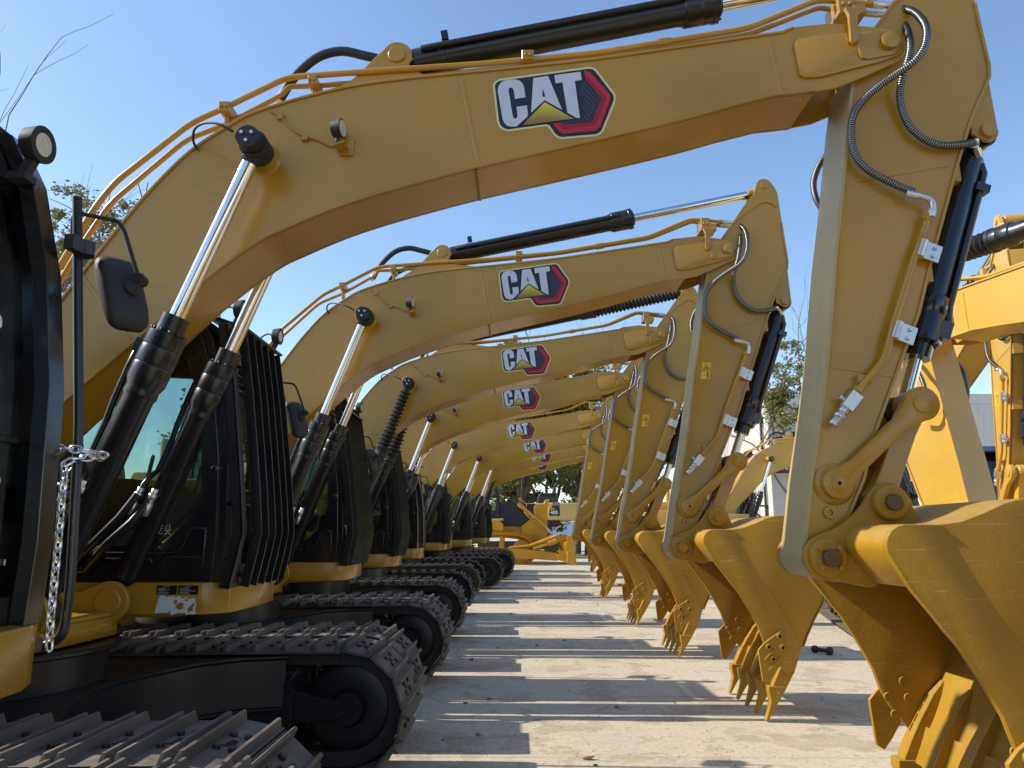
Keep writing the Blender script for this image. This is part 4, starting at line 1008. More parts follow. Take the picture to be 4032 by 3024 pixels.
SUN = Vector((-1.29, .05, 1.0)).normalized()
w = bpy.data.worlds.new('World'); scn.world = w; w.use_nodes = True; nt = w.node_tree
bg = nt.nodes['Background']; sk = nt.nodes.new('ShaderNodeTexSky'); sk.sky_type = 'NISHITA'; sk.sun_disc = False
sk.sun_elevation = math.asin(SUN.z); sk.sun_rotation = math.atan2(SUN.x, SUN.y); sk.altitude = 50; sk.air_density = 1.05; sk.dust_density = .55; sk.ozone_density = 3.2
nt.links.new(sk.outputs[0], bg.inputs[0]); bg.inputs[1].default_value = .15
sl = bpy.data.lights.new('sun', 'SUN'); sl.energy = 3.4; sl.angle = R(.55); sl.color = (1., .93, .82)
so = link(bpy.data.objects.new('sun', sl)); so.rotation_euler = SUN.to_track_quat('Z', 'Y').to_euler(); so.location = SUN*60
cd = bpy.data.cameras.new('camera'); co = link(bpy.data.objects.new('camera', cd)); scn.camera = co
cd.sensor_width = 36; cd.lens = 2968/4032*36; cd.clip_end = 3000; cd.clip_start = .05
TH = math.atan((2105-1512)/2968.); YAW = math.atan((2032-2016)/2968.*math.cos(TH))
co.location = (0, 0, 1.52); co.rotation_euler = (math.pi/2+TH, 0, YAW)
scn.view_settings.view_transform = 'Standard'; scn.view_settings.look = 'None'; scn.view_settings.gamma = 1; scn.view_settings.exposure = .7
scn.cycles.use_denoising = True; scn.cycles.max_bounces = 8; scn.cycles.transparent_max_bounces = 24; scn.cycles.sample_clamp_indirect = 6.

# ---------------------------------------------------------------- the row of excavators
ROWG = 'excavators parked side by side in the long row'
RY = [None, 4.08, 7.26, 10.5, 13.66, 18.4, 22.0, 25.3, 28.5]
RX = [None, 0, -.04, -.08, -.12, -.09, .33, .62, .64]
machine('excavator whose cab with white-splashed window and chain fills the left edge of the photo', (-2.565, 1.05, 0), 0, ROWG, dirty=True)
LAB = ['', 'yellow excavator with the largest emblem and wide-slat guard on its cab', 'yellow excavator second behind the largest emblem, fine mesh guard on its cab, bare chrome rods',
 'yellow excavator with black rubber bellows on its boom cylinders, third emblem down', 'yellow excavator without a cab guard, its round mirror standing out before bare glass',
 'yellow excavator whose small emblem is the fifth one down and fully in view', 'yellow excavator with only the lower half of its small emblem showing, sixth boom down', 'yellow excavator with the smallest complete emblem, seventh boom down', 'yellow excavator at the far end of the row with bellows, just before the bulldozer']
OPT = [None, dict(guard='bars', warn=False, first=True), dict(guard='mesh'), dict(guard='mesh', bellows=True, sbellows=True), dict(), dict(guard='mesh', lamp=False), dict(lamp=False), dict(), dict(guard='mesh', bellows=True, lamp=False)]
for i in range(1, 9):
    machine(LAB[i], (RX[i]-2.8, RY[i], gz(RY[i])), 0, ROWG, **OPT[i])

# ---------------------------------------------------------------- machines on the right
RG = 'amber excavators standing on the right side of the yard'
def at_swing(x, y, ang, **kw):
    return machine(kw.pop('label'), (x, y, gz(y)), R(ang), RG, other=YEL2, decal=False, lamp=False, **kw)
at_swing(5.46, 1.83, 108.5, label='amber excavator with black bellows on its stick cylinder, largest of the right-hand machines', pose=(9.5, 0, 0), sbellows=True, bucket=False)
at_swing(6.9, 13.2, -104, label='amber excavator whose boom foot shows between the big bucket link and the amber stick', pose=(0, 0, 0))
at_swing(6.0, 22.3, 0, label='amber excavator whose curved boom rises before the pale building', pose=(0, 0, 0))
# ---------------------------------------------------------------- bulldozer at the end of the row
def bulldozer():
    U = .003823
    q = lambda *p: [((x-418.8)*U, 3.12-y*U) for x, y in p]     # drawing units (3.8 mm) measured from the hull's centre and the ground
    t = thing('bulldozer', 'orange bulldozer with black engine hood and raised lift cylinder at the far end', 'bulldozer', (0, 36.6, gz(36)))
    mk = lambda name, fn, mats, par=None, bevel=.01: part(name, 'dozer_'+name+str(len(CACHE)), par or t, fn, mats, bevel, shift=(0, 0, 0))
    def hull(b):
        b.prism(q((85,300),(215,300),(215,345),(475,370),(640,290),(800,290),(800,490),(620,560),(430,520),(85,480)), -.72, .72); b.prism(q((85,300),(215,300),(262,340),(262,420),(85,420)), -1.2, 1.2)
    mk('hull', hull, [ORG])
    def guard(b):
        b.prism(q((635,140),(668,100),(762,98),(780,45),(830,42),(812,110),(800,330),(800,490),(640,545),(560,520),(490,450),(482,368),(590,285),(640,235)), -.86, .86)
        for x, y in ((625,475),(667,475),(625,505),(667,505)): c = q((x,y))[0]; b.cyl((c[0], -.86, c[1]), (c[0], -.9, c[1]), .03, n=8)
        for a, c in (((640,145),(800,150)), ((640,200),(780,203))): a, c = q(a, c); b.bar((a[0], -.87, a[1]), (c[0], -.87, c[1]), .03, .03)
    mk('radiator_guard', guard, [ORG])
    def hood(b):
        b.prism(q((215,80),(665,95),(640,138),(634,250),(590,283),(480,367),(265,363),(262,262),(215,260)), -.80, .80)
        b.prism(q((262,100),(445,160),(450,275),(258,262)), -.815, -.8)
    mk('hood', hood, [flat('dozer_hood_black', (.022, .026, .034), .4)])
    def cab(b):
        o = q((-250,-120),(190,-120),(212,80),(215,262),(-250,262)); i = q((-200,-85),(150,-85),(178,40),(165,178),(-200,178))
        for y0, y1 in ((-.95, -.88), (.88, .95)): b.ring(o, i, y0, y1)
        b.sheet(q((-250,-120),(190,-120)), -.95, .95, .08)
        for p in ((190,-120),(-235,-120)): c = q(p)[0]; b.box(c[0]-.05, c[0]+.02, -.9, .9, c[1]-.15, c[1])
        b.prism(q((-250,178),(215,178),(215,262),(-250,262)), -.9, .9)
        b.tube(spline(xz(q((80,70),(120,90),(150,160),(140,220)), -1.0), 5), .015, 6)
    cb = mk('cab', cab, [BLKM])
    mk('side_window', lambda b: b.prism(q((-200,-85),(150,-85),(178,40),(165,178),(-200,178)), -.92, -.91), [GLASS], cb, 0)
    mk('seat', lambda b: b.prism(q((-100,180),(-60,40),(-20,40),(-10,120),(60,130),(60,178)), -.3, .3), [SEATM], cb)
    def stack(b): c = q((500, 90))[0]; b.lathe((c[0], -.35, c[1]), (c[0], -.35, 9), [(0, .075), (.55, .075), (.56, .1), (.62, .1), (.63, .07), (1.2, .07)], 16)
    mk('exhaust_stack', stack, [BLKM], None, 0)
    def dome(b): c = q((345, 85))[0]; b.lathe((c[0], -.2, c[1]), (c[0], -.2, 9), [(0, .12), (.06, .12), (.07, .165), (.15, .17), (.2, .12), (.22, .02)], 18)
    mk('air_cleaner', dome, [flat('dome_grey', (.05, .055, .06), .5)], None, 0)
    loop = [(430,452),(500,470),(565,505),(620,560),(648,640),(640,720),(600,775),(520,800),(0,805),(-400,805),(-500,760),(-545,660),(-520,560),(-440,470),(-330,430),(-180,425),(0,432),(200,438)]
    sp = spline([(x, 0, y) for x, y in loop+[loop[0]]], 4); L = [(v.x, v.z) for v in sp[:-1]]
    cx, cy = 50, 630
    for s in (-1, 1):
        def trk(b):
            ins = [(x+(cx-x)*.0, y) for x, y in L]
            P = q(*L); n = len(P); I = []
            for i in range(n):
                a = Vector(P[i-1]); c = Vector(P[(i+1) % n]); d = (c-a).normalized(); I.append((P[i][0]+d.y*.11, P[i][1]-d.x*.11))
            b.ring(P, I, s*1.15-.12, s*1.15+.12)
            pts = spread([Vector((p[0], 0, p[1])) for p in P+[P[0]]], .215)
            for i in range(len(pts)):
                a = pts[i-1]; c = pts[(i+1) % len(pts)]; d = (c-a).normalized(); n_ = Vector((-d.z, 0, d.x))
                b.obox(pts[i]+n_*.012+Vector((0, s*1.15, 0)), d*.1, Vector((0, .3, 0)), n_*.012); b.obox(pts[i]+n_*.05+d*.09+Vector((0, s*1.15, 0)), d*.012, Vector((0, .3, 0)), n_*.04)
        tk = mk('track', trk, [ORG], None, 0)
        def idl(b):
            for c, r in (((495,645), .46), ((-420,600), .42)): p = q(c)[0]; b.lathe((p[0], s*1.0, p[1]), (p[0], s*9, p[1]), [(0, r), (.2, r), (.26, r*.8), (.26, .1), (.32, .08)], 30)
        mk('idler_wheel', idl, [ORG], tk, .004)
        def fr(b):
            b.prism(q((-380,620),(560,625),(590,700),(560,770),(-380,770)), s*1.15-.14, s*1.15+.14); b.prism(q((215,570),(225,490),(260,485),(275,510),(270,570),(280,630),(210,630)), s*1.15-.1, s*1.15+.1)
        mk('track_frame', fr, [ORG])
    for s in (-1, 1):
        def arm(b):
            b.prism(q((330,628),(520,638),(905,680),(908,768),(600,748),(345,737)), s*1.72-.09, s*1.72+.09); b.prism(q((905,700),(1005,690),(1008,780),(975,775),(905,755)), s*1.72-.11, s*1.72+.11)
        mk('push_arm', arm, [ORG])
        def brace(b):
            p = [Vector((a[0], s*1.66, a[1])) for a in q((330,618),(580,592),(620,630),(800,570),(800,545),(900,535),(725,545),(760,522),(895,482),(935,525))]
            b.cyl(p[0], p[1], .045); b.cyl(p[1], p[6], .06); b.cyl(p[2], p[3], .075); b.cyl(p[3], p[5], .13); b.cyl(p[5], p[9], .08); b.cyl(p[6], p[8], .075); b.cyl(p[8], p[9], .07)
        mk('tilt_brace', brace, [ORG], None, .004)
        def lift(b):
            a, c = [Vector((v[0], s*1.0, v[1])) for v in q((445,95),(780,378))]
            b.lathe(a, c, [(0, .10), (.12, .11), (.3, .10), (.32, .085), (.85, .085), (.87, .11), (1.0, .11), (1.02, .085), (1.55, .085), (1.57, .1), (1.68, .1)], 18)
            for k in ((470,40),(520,150)):
                e = q(k)[0]; b.disc(e[0], e[1], .06, s*1.0-.1, s*1.0+.1)
            w = [Vector((v[0], s*1.12, v[1])) for v in q((515,190),(600,290),(640,300),(735,380))]; b.tube(w, .025, 8)
            w = [Vector((v[0], s*1.12, v[1])) for v in q((490,55),(550,105),(545,130))]; b.tube(w, .02, 8)
        lc = mk('lift_cylinder', lift, [ORG], None, .004)
        def rd(b): a, c = [Vector((v[0], s*1.0, v[1])) for v in q((778,376),(935,530))]; b.cyl(a, c, .045)
        mk('rod', rd, [CHROME], lc, 0)
    def blade(b):
        b.sheet(q((1045,478),(1078,560),(1082,640),(1085,720),(1098,790),(1125,825),(1152,862)), -2.1, 2.1, .10)
        for s in (-1, 1):
            b.prism(q((1012,478),(1098,482),(1100,785),(1075,815),(1008,785)), s*2.1-.05, s*2.1+.03); b.prism(q((1012,662),(1058,638),(1102,640),(1098,790),(1010,792)), s*2.1-.08, s*2.1+.09)
            b.prism(q((930,500),(1000,455),(1045,478),(1060,640),(1000,690),(945,560)), s*1.0-.06, s*1.0+.06); b.prism(q((900,650),(1040,650),(1060,760),(990,780)), s*1.72-.2, s*1.72-.1)
        b.prism(q((990,560),(1050,540),(1060,660),(1000,690)), -2.05, 2.05)
    mk('blade', blade, [ORG])
bulldozer()

def letters(txt, size, mat, loc, parent, name):
    cu = bpy.data.curves.new('t', 'FONT'); cu.body = txt; cu.size = size; cu.extrude = .004; cu.offset = size*.022; cu.resolution_u = 3
    o = bpy.data.objects.new('t', cu); col.objects.link(o)
    dg = bpy.context.evaluated_depsgraph_get(); me = bpy.data.meshes.new_from_object(o.evaluated_get(dg)); bpy.data.objects.remove(o)
    me.materials.clear(); me.materials.append(mat)
    r = link(bpy.data.objects.new(name, me), parent); r.location = loc; r.rotation_euler = (math.pi/2, 0, 0); return r
def rear_excavator():
    U = .004673
    q = lambda *p: [((x-418.8)*U, 3.52-y*U) for x, y in p]
    t = thing('excavator', 'pale yellow excavator behind the bulldozer with dark panel lettered PC 400', 'excavator', (0, 45.5, gz(45)))
    mk = lambda name, fn, mats, par=None, bevel=.02: part(name, 'pc_'+name+str(len(CACHE)), par or t, fn, mats, bevel, shift=(0, 0, 0))
    cw = mk('counterweight', lambda b: b.plan([(1.80,-1.6),(3.55,-1.6),(3.95,-1.3),(4.1,-.6),(4.1,.6),(3.95,1.3),(3.55,1.6),(1.80,1.6)], q((0,292))[0][1], q((0,80))[0][1]), [PALE], None, .06)
    mk('stripe_panel', lambda b: b.prism(q((868,120),(956,120),(956,240),(822,238),(836,170)), -1.615, -1.598), [LK], cw, 0)
    mk('stripe', lambda b: (b.prism(q((868,84),(956,86),(956,100),(866,98)), -1.612, -1.598), b.prism(q((866,106),(956,107),(956,118),(864,117)), -1.612, -1.598)), [flat('stripe_purple', (.13, .10, .25), .5)], cw, 0)
    a = q((847,176))[0]; letters('PC', .21, flat('pc_yellow', (.75, .52, .08), .5), (a[0], -1.617, a[1]), cw, 'lettering')
    a = q((840,220))[0]; letters('400', .285, LWHITE, (a[0], -1.617, a[1]), cw, 'lettering')
    mk('body', lambda b: b.prism(q((-120,95),(805,85),(805,292),(-120,300)), -1.55, 1.55), [PALE])
    hd = mk('hood', lambda b: b.prism(q((688,78),(692,10),(706,-22),(730,-42),(925,-42),(940,-20),(946,78)), -1.2, 1.2), [flat('hood_black', (.03, .032, .036), .45)])
    def grill(b):
        for j in range(2):
            for i in range(9): c = q((738+20*i, -22+16*j))[0]; b.box(c[0]-.03, c[0]+.03, -1.215, -1.19, c[1]-.025, c[1]+.025)
    mk('grille', grill, [DARK], hd, 0)
    mk('exhaust_pipe', lambda b: b.tube(round_corners([(2.3, -.3, 3.5), (2.3, -.3, 4.2), (2.45, -.3, 4.35)], .2), .08, 10), [BLKM], None, 0)
    mk('lower_frame', lambda b: (b.prism(q((-100,300),(968,296),(970,365),(-100,380)), -1.4, 1.4), b.prism(q((-60,380),(700,380),(700,470),(-60,470)), -.8, .8)), [BLKM])
    mk('side_step', lambda b: b.prism(q((890,385),(970,350),(972,372),(905,402)), -1.5, -1.2), [PALE])
    for s in (-1, 1):
        def tr(b):
            L = arc(1.95, 1.25-.0, .56, 90, -90, 14)+arc(-2.2, 1.25, .56, 270, 90, 14); L = [(x, z-.5) for x, z in L]; I = [(1.95+(x-1.95)*.8 if x > 0 else -2.2+(x+2.2)*.8, .75+(z-.75)*.8) for x, z in L]
            b.ring(L, I, s*1.35-.3, s*1.35+.3)
            for p in spread([Vector((v[0], 0, v[1])) for v in L+[L[0]]], .19): b.box(p.x-.02, p.x+.02, s*1.35-.3, s*1.35+.3, p.z-.04, p.z+.04)
            b.disc(1.95, .75, .4, s*1.35-.2, s*1.35+.2); b.box(-2.2, 1.9, s*1.35-.15, s*1.35+.15, .5, .95)
        mk('track', tr, [CHAINM], None, 0)
rear_excavator()

# ---------------------------------------------------------------- trees
def leaf_mat(name, c, c2):
    m, nt, b = new_mat(name); L = nt.links.new
    n = tex(nt, coords(nt), 1.3, 4, .7); n2 = tex(nt, coords(nt), 14, 2)
    base = mixc(nt, ramp(nt, n, .35, .68), c, c2); base = mixc(nt, math_(nt, 'MULTIPLY', ramp(nt, n2, .55, .75), .6), base, tuple(min(1, x*2.1) for x in c2))
    L(base, b.inputs['Base Color']); b.inputs['Roughness'].default_value = .48
    tl = nt.nodes.new('ShaderNodeBsdfTranslucent'); L(base, tl.inputs[0]); mx = nt.nodes.new('ShaderNodeMixShader'); mx.inputs[0].default_value = .3
    L(b.outputs[0], mx.inputs[1]); L(tl.outputs[0], mx.inputs[2]); L(mx.outputs[0], nt.nodes['Material Output'].inputs[0]); return m
LEAF = leaf_mat('olive_leaves', (.13, .135, .035), (.24, .215, .075)); LEAF2 = leaf_mat('dark_leaves', (.085, .10, .03), (.16, .165, .055))
BARK = flat('bark', (.13, .105, .08), .85, 0, .6, 12, .3); TWIG = flat('twig_bark', (.12, .095, .09), .8)
def branch(b, p, d, r, L, depth, rr, tips, spreadk=.55, droop=0.):
    pts = [p]; n = 4
    for i in range(n):
        d = (d+Vector((rr.uniform(-1, 1), rr.uniform(-1, 1), rr.uniform(-.6, .8)-droop))*.16).normalized(); pts.append(pts[-1]+d*L/n)
    b.tube(pts, [r*(1-.5*i/n) for i in range(n+1)], 7 if r > .05 else 4)
    tips += pts[2:] if depth <= 1 else []
    if depth <= 0: return
    for k in range(rr.choice((2, 3, 3))):
        a = pts[rr.choice((2, 3, 4, 4))]; v = Vector((rr.uniform(-1, 1), rr.uniform(-1, 1), rr.uniform(-.35, .9))).normalized()
        branch(b, a, (d*(1-spreadk)+v*spreadk).normalized(), r*rr.uniform(.42, .6), L*rr.uniform(.55, .8), depth-1, rr, tips, spreadk, droop)
def tree(label, x, y, h, th, seed, crown, nleaf, ls, mats=None, lean=(0, 0), r=.3, group='leafy trees beyond the end of the yard', fork=4, depth=3, clump=.55):
    rr = random.Random(seed); t = thing('tree', label, 'tree', (x, y, gz(y)), 0, group)
    tips = []
    tb = MB(); d = Vector((lean[0], lean[1], 1)).normalized()
    pts = [Vector((0, 0, -.1))]
    for i in range(5): pts.append(pts[-1]+(d+Vector((rr.uniform(-.12, .12), rr.uniform(-.12, .12), 0))).normalized()*th/5)
    tb.tube(pts, [r*1.25, r, r*.93, r*.9, r*.88, r*.82], 12)
    for k in range(fork):
        g = 2*math.pi*(k+rr.random()*.6)/fork; v = Vector((math.cos(g)*.75, math.sin(g)*.75, rr.uniform(.7, 1.3))).normalized()
        branch(tb, pts[-1-(k % 2)], v, r*.62, (h-th)*rr.uniform(.36, .5), depth, rr, tips)
    me = tb.mesh('trunk', [BARK], 0, 60); link(bpy.data.objects.new('trunk', me), t)
    cx, cy, cz, rx, ry, rz = crown
    cen = [p for p in tips if True]
    rr.shuffle(cen); cl = []
    for p in cen:
        e = ((p.x-cx)/rx)**2+((p.y-cy)/ry)**2+((p.z-cz)/rz)**2
        if e < 1.0: cl.append((p, rr.uniform(.5, 1.15)*clump))
    nb = len(cl)
    while len(cl) < nb+75:
        v = Vector((rr.gauss(0, 1), rr.gauss(0, 1), rr.gauss(0, 1))).normalized()*rr.uniform(.55, 1.)
        q = Vector((cx+v.x*rx, cy+v.y*ry, cz+v.z*rz))
        if noise.noise(q*.45+Vector((seed, 0, 0))) > -.12: cl.append((q, rr.uniform(.5, 1.2)*clump))
    vs = []; fs = []
    for i in range(nleaf):
        c, s = cl[int(rr.random()*len(cl))]
        v = Vector((rr.gauss(0, 1), rr.gauss(0, 1), rr.gauss(0, .7)))*s*.62; p = c+v
        u = Vector((rr.uniform(-1, 1), rr.uniform(-1, 1), rr.uniform(-.9, .5))).normalized(); w_ = u.cross(Vector((rr.uniform(-1, 1), rr.uniform(-1, 1), rr.uniform(-1, 1)))).normalized()
        a = ls*rr.uniform(.6, 1.2); o = len(vs)
        vs += [p-u*a, p+w_*a*.45, p+u*a, p-w_*a*.45]; fs.append((o, o+1, o+2, o+3))
    me = bpy.data.meshes.new('crown'); me.from_pydata(vs, [], fs); me.materials.append(mats or LEAF); link(bpy.data.objects.new('crown', me), t)
    return t
tree('leafy tree whose thick forked trunk stands behind the bulldozer hood', .7, 50, 15.5, 4.6, 3, (0, 0, 8.6, 5.2, 4, 6.4), 26000, .19, r=.42, lean=(-.03, 0))
tree('leafy tree with dark leaning trunk right behind the lettered counterweight', 4.9, 51, 14.2, 4.4, 8, (.3, 0, 7.8, 4.2, 4, 6.2), 22000, .18, r=.33, lean=(.05, 0))
tree('leafy tree whose crown fills the gap left of the forked trunk', -3.6, 52, 13.2, 3.6, 12, (0, 0, 6.8, 4.0, 4, 5.6), 18000, .19, r=.26)
tree('leafy tree standing farthest right behind the row of buckets', 9.8, 58, 13.5, 4.0, 21, (0, 0, 8.2, 3.4, 4, 5.), 8000, .18, r=.3, mats=LEAF2)
tree('dark leafy tree low behind the bulldozer blade', 2.6, 62, 12.0, 3.0, 33, (0, 0, 5.6, 7.4, 3, 5.6), 22000, .22, r=.3, mats=LEAF2)
tree('slender green tree growing in front of the pale building', 14.3, 38, 11.7, 3.0, 5, (0, 0, 7.2, 1.4, 1.4, 4.6), 5200, .12, r=.13, fork=3, depth=3, clump=.36, group='')
tree('tall olive tree behind the largest boom near the left edge', -24.2, 38, 20.5, 7.5, 15, (.2, 0, 15., 5.6, 4, 5.4), 20000, .14, r=.4, group='')
tree('broad tree low behind the left cabs', -17.5, 50, 12.5, 4., 18, (0, 0, 8, 5.5, 4, 4.6), 8000, .19, r=.35, mats=LEAF2)
def bare_tree(label, x, y, seed, h, th, r, starts, group=None):
    rr = random.Random(seed); t = thing('tree', label, 'tree', (x, y, 0), 0, group); tb = MB(); tips = []
    tb.tube([(0, 0, -.1), (.1, 0, th*.5), (0, .1, th)], [r*1.2, r, r*.8], 10)
    for v, L in starts: branch(tb, Vector((0, .1, th)), Vector(v).normalized(), r*.5, L, 3, rr, tips, .38)
    link(bpy.data.objects.new('trunk', tb.mesh('trunk', [TWIG], 0, 60)), t)
bare_tree('leafless tree whose thin twigs rise over the nearest cab roof', -14.6, 19.5, 4, 13, 6.5, .14, [((-.25, .2, 1), 4.0), ((.75, .1, .6), 3.6), ((.1, 0, 1), 4.2)])
bare_tree('leafless tree whose twigs stand above the third boom', 4.4, 55, 9, 15, 8.5, .2, [((.2, 0, 1), 4.6), ((-.4, .1, 1), 4.4), ((.8, 0, .8), 4.)])
bare_tree('leafless tree whose fine twigs rise above the slender green tree', 15.3, 40, 6, 15, 8., .1, [((.0, 0, 1), 3.6), ((.25, .1, 1), 3.4)])

# ---------------------------------------------------------------- building, gantry, far hill
def building():
    t = thing('building', 'pale concrete building with black-stained top edge and dark doorways', 'building', (14.8, 44, gz(44)))
    m, nt, b = new_mat('stained_render'); L = nt.links.new; v = coords(nt, per_object=False)
    sp = nt.nodes.new('ShaderNodeSeparateXYZ'); tc = nt.nodes.new('ShaderNodeTexCoord'); L(tc.outputs['Object'], sp.inputs[0])
    n = tex(nt, v, 1.4, 6, .65); st = tex(nt, coords(nt, (3.5, 3.5, .35), False), 1.3, 5, .65)
    c = mixc(nt, n, (.62, .60, .56), (.50, .485, .455))
    c = mixc(nt, math_(nt, 'MULTIPLY', ramp(nt, st, .56, .68), .55), c, (.24, .23, .21))
    topm = math_(nt, 'MULTIPLY', ramp(nt, math_(nt, 'ADD', math_(nt, 'MULTIPLY', sp.outputs[2], .25), math_(nt, 'MULTIPLY', n, .8)), 2.52, 2.66), .85)
    c = mixc(nt, topm, c, (.06, .058, .055)); L(c, b.inputs['Base Color']); b.inputs['Roughness'].default_value = .9
    H_ = 9.45
    def walls(bb):
        # left face (towards -x) has openings: strips and piers
        bb.box(0, .3, .3, 3.2, 0, H_); bb.box(0, .3, 3.2, 5.0, 3.1, 4.6); bb.box(0, .3, 3.2, 5.0, 6.6, H_); bb.box(0, .3, 5., 5.8, 0, H_)
        bb.box(0, .3, 5.8, 7.6, 3.1, 4.6); bb.box(0, .3, 5.8, 7.6, 6.6, H_); bb.box(0, .3, 7.6, 16, 0, H_)
        bb.box(0, 18, 0, .3, 0, H_); bb.box(.3, 18, 15.7, 16, 0, H_); bb.box(17.7, 18, .3, 15.7, 0, H_); bb.box(.3, 17.7, .3, 15.7, H_-.4, H_-.2); bb.box(.3, 17.7, .3, 15.7, 3., 3.15)
    part('wall', 'bwall', t, walls, [m], 0, shift=(0, 0, 0))
    part('cornice', 'bcor', t, lambda b: (b.box(-.06, 18.06, -.06, .0, 8.9, H_+.05), b.box(-.06, 0, .0, 16, 8.9, H_+.05), b.box(-.03, 18, -.03, .0, 5.3, 5.36)), [m], .01, shift=(0, 0, 0))
    def pipe(b):
        b.cyl((-.12, .9, 0), (-.12, .9, 8.2), .075, n=12); b.box(-.3, .0, .75, 1.05, 7.9, 8.3)
        for z in (1.2, 2.9, 4.6, 6.3): b.cyl((-.12, .9, z), (-.12, .9, z+.12), .1, n=12)
    part('drain_pipe', 'bpipe', t, pipe, [BLKM], 0, shift=(0, 0, 0))
    part('bracket', 'bbr', t, lambda b: (b.bar((-1.6, 1.0, 3.0), (.1, 1.0, 3.0), .1, .1), b.bar((-1.2, 1.0, 3.0), (0, 1.0, 2.0), .08, .08)), [flat('bracket_steel', (.05, .035, .03), .7)], 0, shift=(0, 0, 0))
building()
def gantry():
    t = thing('gantry', 'rusty red lattice girder running in front of the pale building', 'girder', (13.3, 42.6, gz(43)))
    rust = flat('red_oxide_steel', (.13, .035, .025), .7)
    def tr(b):
        for y in (0, .8):
            for z in (4.85, 5.75): b.bar((-.6, y, z), (7, y, z), .12, .1)
            for i in range(8): b.bar((-.6+.95*i, y, 4.85 if i % 2 else 5.75), (.35+.95*i, y, 5.75 if i % 2 else 4.85), .06, .06)
        for i in range(5): b.bar((-.6+1.8*i, 0, 5.75), (-.6+1.8*i, .8, 5.75), .07, .07); b.bar((-.6+1.8*i, 0, 4.85), (-.6+1.8*i, .8, 5.75), .05, .05)
    part('girder', 'gant', t, tr, [rust], 0, shift=(0, 0, 0))
    part('post', 'gpost1', t, lambda b: b.box(6.4, 6.6, .3, .5, 0, 4.8), [rust], 0, shift=(0, 0, 0)); part('post', 'gpost2', t, lambda b: b.box(2.2, 2.4, .3, .5, 0, 4.8), [rust], 0, shift=(0, 0, 0))
gantry()
def hills():
    rr = random.Random(2); vs = []; fs = []; n = 40
    for i in range(n+1):
        x = -420+840*i/n; h = 10+7*noise.noise(Vector((i*.23, 1.7, 0)))+3*noise.noise(Vector((i*.9, 4, 0)))
        vs += [(x, 300, -1), (x, 330, h*.7), (x, 380, h)]
    for i in range(n): o = i*3; fs += [(o, o+3, o+4, o+1), (o+1, o+4, o+5, o+2)]
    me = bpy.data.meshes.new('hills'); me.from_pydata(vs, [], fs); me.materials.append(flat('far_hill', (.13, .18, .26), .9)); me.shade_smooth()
    tag(link(bpy.data.objects.new('hills', me)), kind='structure')
hills()

# ---------------------------------------------------------------- small things
def chain(label, path, step, L, w, r):
    def f(b):
        sp = spread([Vector(p) for p in spline(path, 8)], step); k = 0
        for a, c in zip(sp, sp[1:]):
            d = (c-a).normalized(); s = d.cross(Vector((.3, 1, .2))).normalized()
            if k % 2: s = d.cross(s).normalized()
            k += 1; m = (a+c)/2; ring = []
            for i in range(13):
                g = 2*math.pi*i/12; e = math.cos(g); ring.append(m+d*(math.copysign(max(abs(e), 0)**.7, e)*L/2)+s*math.sin(g)*w/2)
            b.tube(ring, r, 6, cap=False)
    return single('chain', f, [CHAIN], label, 'chain')
CHAIN = flat('bright_chain', (.72, .72, .72), .22, .9)
chain('long silver link chain looped round the black handrail and hanging beside the white-splashed window', [(-1.50, 2.44, 1.795), (-1.44, 2.43, 1.792), (-1.385, 2.45, 1.785), (-1.375, 2.52, 1.775), (-1.41, 2.47, 1.768), (-1.455, 2.43, 1.75), (-1.448, 2.42, 1.70), (-1.448, 2.42, 1.64), (-1.443, 2.42, 1.508), (-1.441, 2.42, 1.375), (-1.438, 2.42, 1.25), (-1.432, 2.42, 1.16)], .03, .042, .022, .0042)
chain('short bright chain dangling under the nose of the excavator with fine mesh guard', [(-1.885, 8.60, 1.24), (-1.884, 8.60, 1.16), (-1.885, 8.60, 1.03)], .03, .042, .022, .0042)
def bone(b):
    b.lathe((3.90, 10.45, .045), (4.06, 10.2, .045), [(0, .02), (.02, .045), (.06, .05), (.09, .028), (.21, .026), (.24, .05), (.28, .058), (.3, .03)], 12)
single('iron_link', bone, [flat('old_iron', (.035, .025, .02), .7, 0, .5)], 'small dark bone-shaped piece of iron lying on the concrete behind the second bucket', 'scrap')
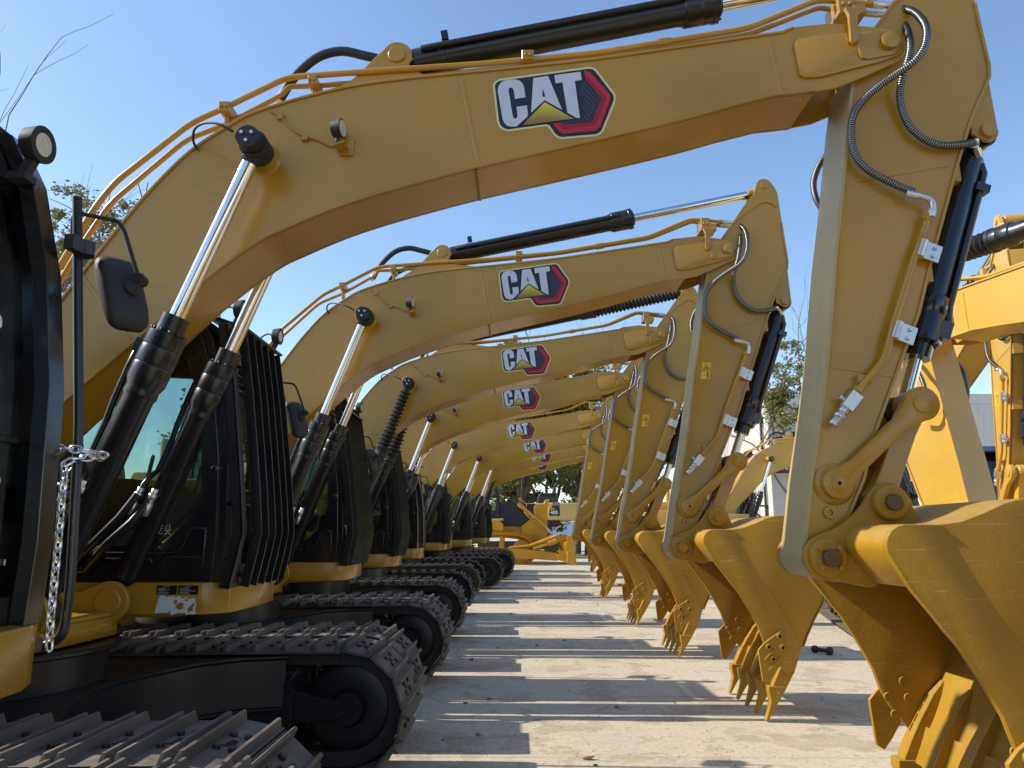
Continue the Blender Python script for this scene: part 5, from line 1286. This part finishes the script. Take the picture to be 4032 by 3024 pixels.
def gravel(b):
    rg = random.Random(3)
    spots = [(-.35+.15*k, 11.2-.05*k, .28, 26) for k in range(14)]+[(rg.uniform(-.7, 2.6), rg.uniform(5.2, 17), .5, 16) for k in range(46)]+[(3.6, 9.9, .5, 60), (3.9, 9.6, .4, 40), (-.75, 6.2, .4, 60), (-.6, 9.9, .35, 40), (.2, 9.2, .3, 40)]
    for cx, cy, sp, n in spots:
        for k in range(n):
            x = rg.gauss(cx, sp*.6); y = rg.gauss(cy, sp*.5); s = rg.uniform(.003, .0085); z = gz(y); a = rg.uniform(0, 3)
            u = (s*math.cos(a), s*math.sin(a)); v = (-s*.8*math.sin(a), s*.8*math.cos(a))
            b.add([(x-u[0], y-u[1], z), (x+v[0], y+v[1], z), (x+u[0], y+u[1], z), (x-v[0], y-v[1], z), (x+s*.2, y, z+s*rg.uniform(.7, 1.3))], [(0, 1, 4), (1, 2, 4), (2, 3, 4), (3, 0, 4), (3, 2, 1, 0)])
single('gravel', gravel, [flat('grit', (.24, .195, .14), .9, 0, 0, 9, .5)], kind='stuff')
rr = random.Random(7); STN = flat('pebble', (.2, .17, .14), .9, 0, .6); LFM = flat('dry_leaf', (.12, .06, .03), .8)
for k in range(26):
    y = rr.uniform(5.4, 22); x = rr.uniform(-.6, 1.7) if y < 16 else rr.uniform(0, 2.2); s = rr.uniform(.008, .022)
    def peb(b):
        c = Vector((x, y, gz(y)+s*.4)); vs = []
        for i in range(4):
            for j in range(6):
                th = math.pi*i/3; g = math.pi*j/3; u = rr.uniform(.75, 1.1)
                vs.append(c+Vector((math.sin(th)*math.cos(g)*s*1.3*u, math.sin(th)*math.sin(g)*s*u, math.cos(th)*s*.6*u)))
        b.add(vs, [(i*6+j, i*6+(j+1) % 6, (i+1)*6+(j+1) % 6, (i+1)*6+j) for i in range(3) for j in range(6)])
    single('pebble', peb, [STN], 'small pebble lying on the concrete between tracks and buckets', 'pebble', group='pebbles on the concrete')
for k, (x, y) in enumerate(((.29, 11.0), (-.55, 9.75), (-.29, 6.24), (.9, 7.2), (1.3, 13.6), (-.1, 14.9), (.5, 5.6), (2.9, 9.4))):
    def lf(b):
        a = rr.uniform(0, 6.28); u = Vector((math.cos(a), math.sin(a), .12))*.05; v = Vector((-math.sin(a), math.cos(a), .25))*.022; c = Vector((x, y, gz(y)+.012))
        b.add([c-u, c-u*.3+v, c+u*.4+v*.8, c+u+Vector((0, 0, .012)), c+u*.4-v*.7, c-u*.3-v], [(0, 1, 2, 3, 4, 5)])
    single('leaf', lf, [LFM], 'curled brown leaf lying on the concrete', 'leaf', group='dry leaves on the concrete')
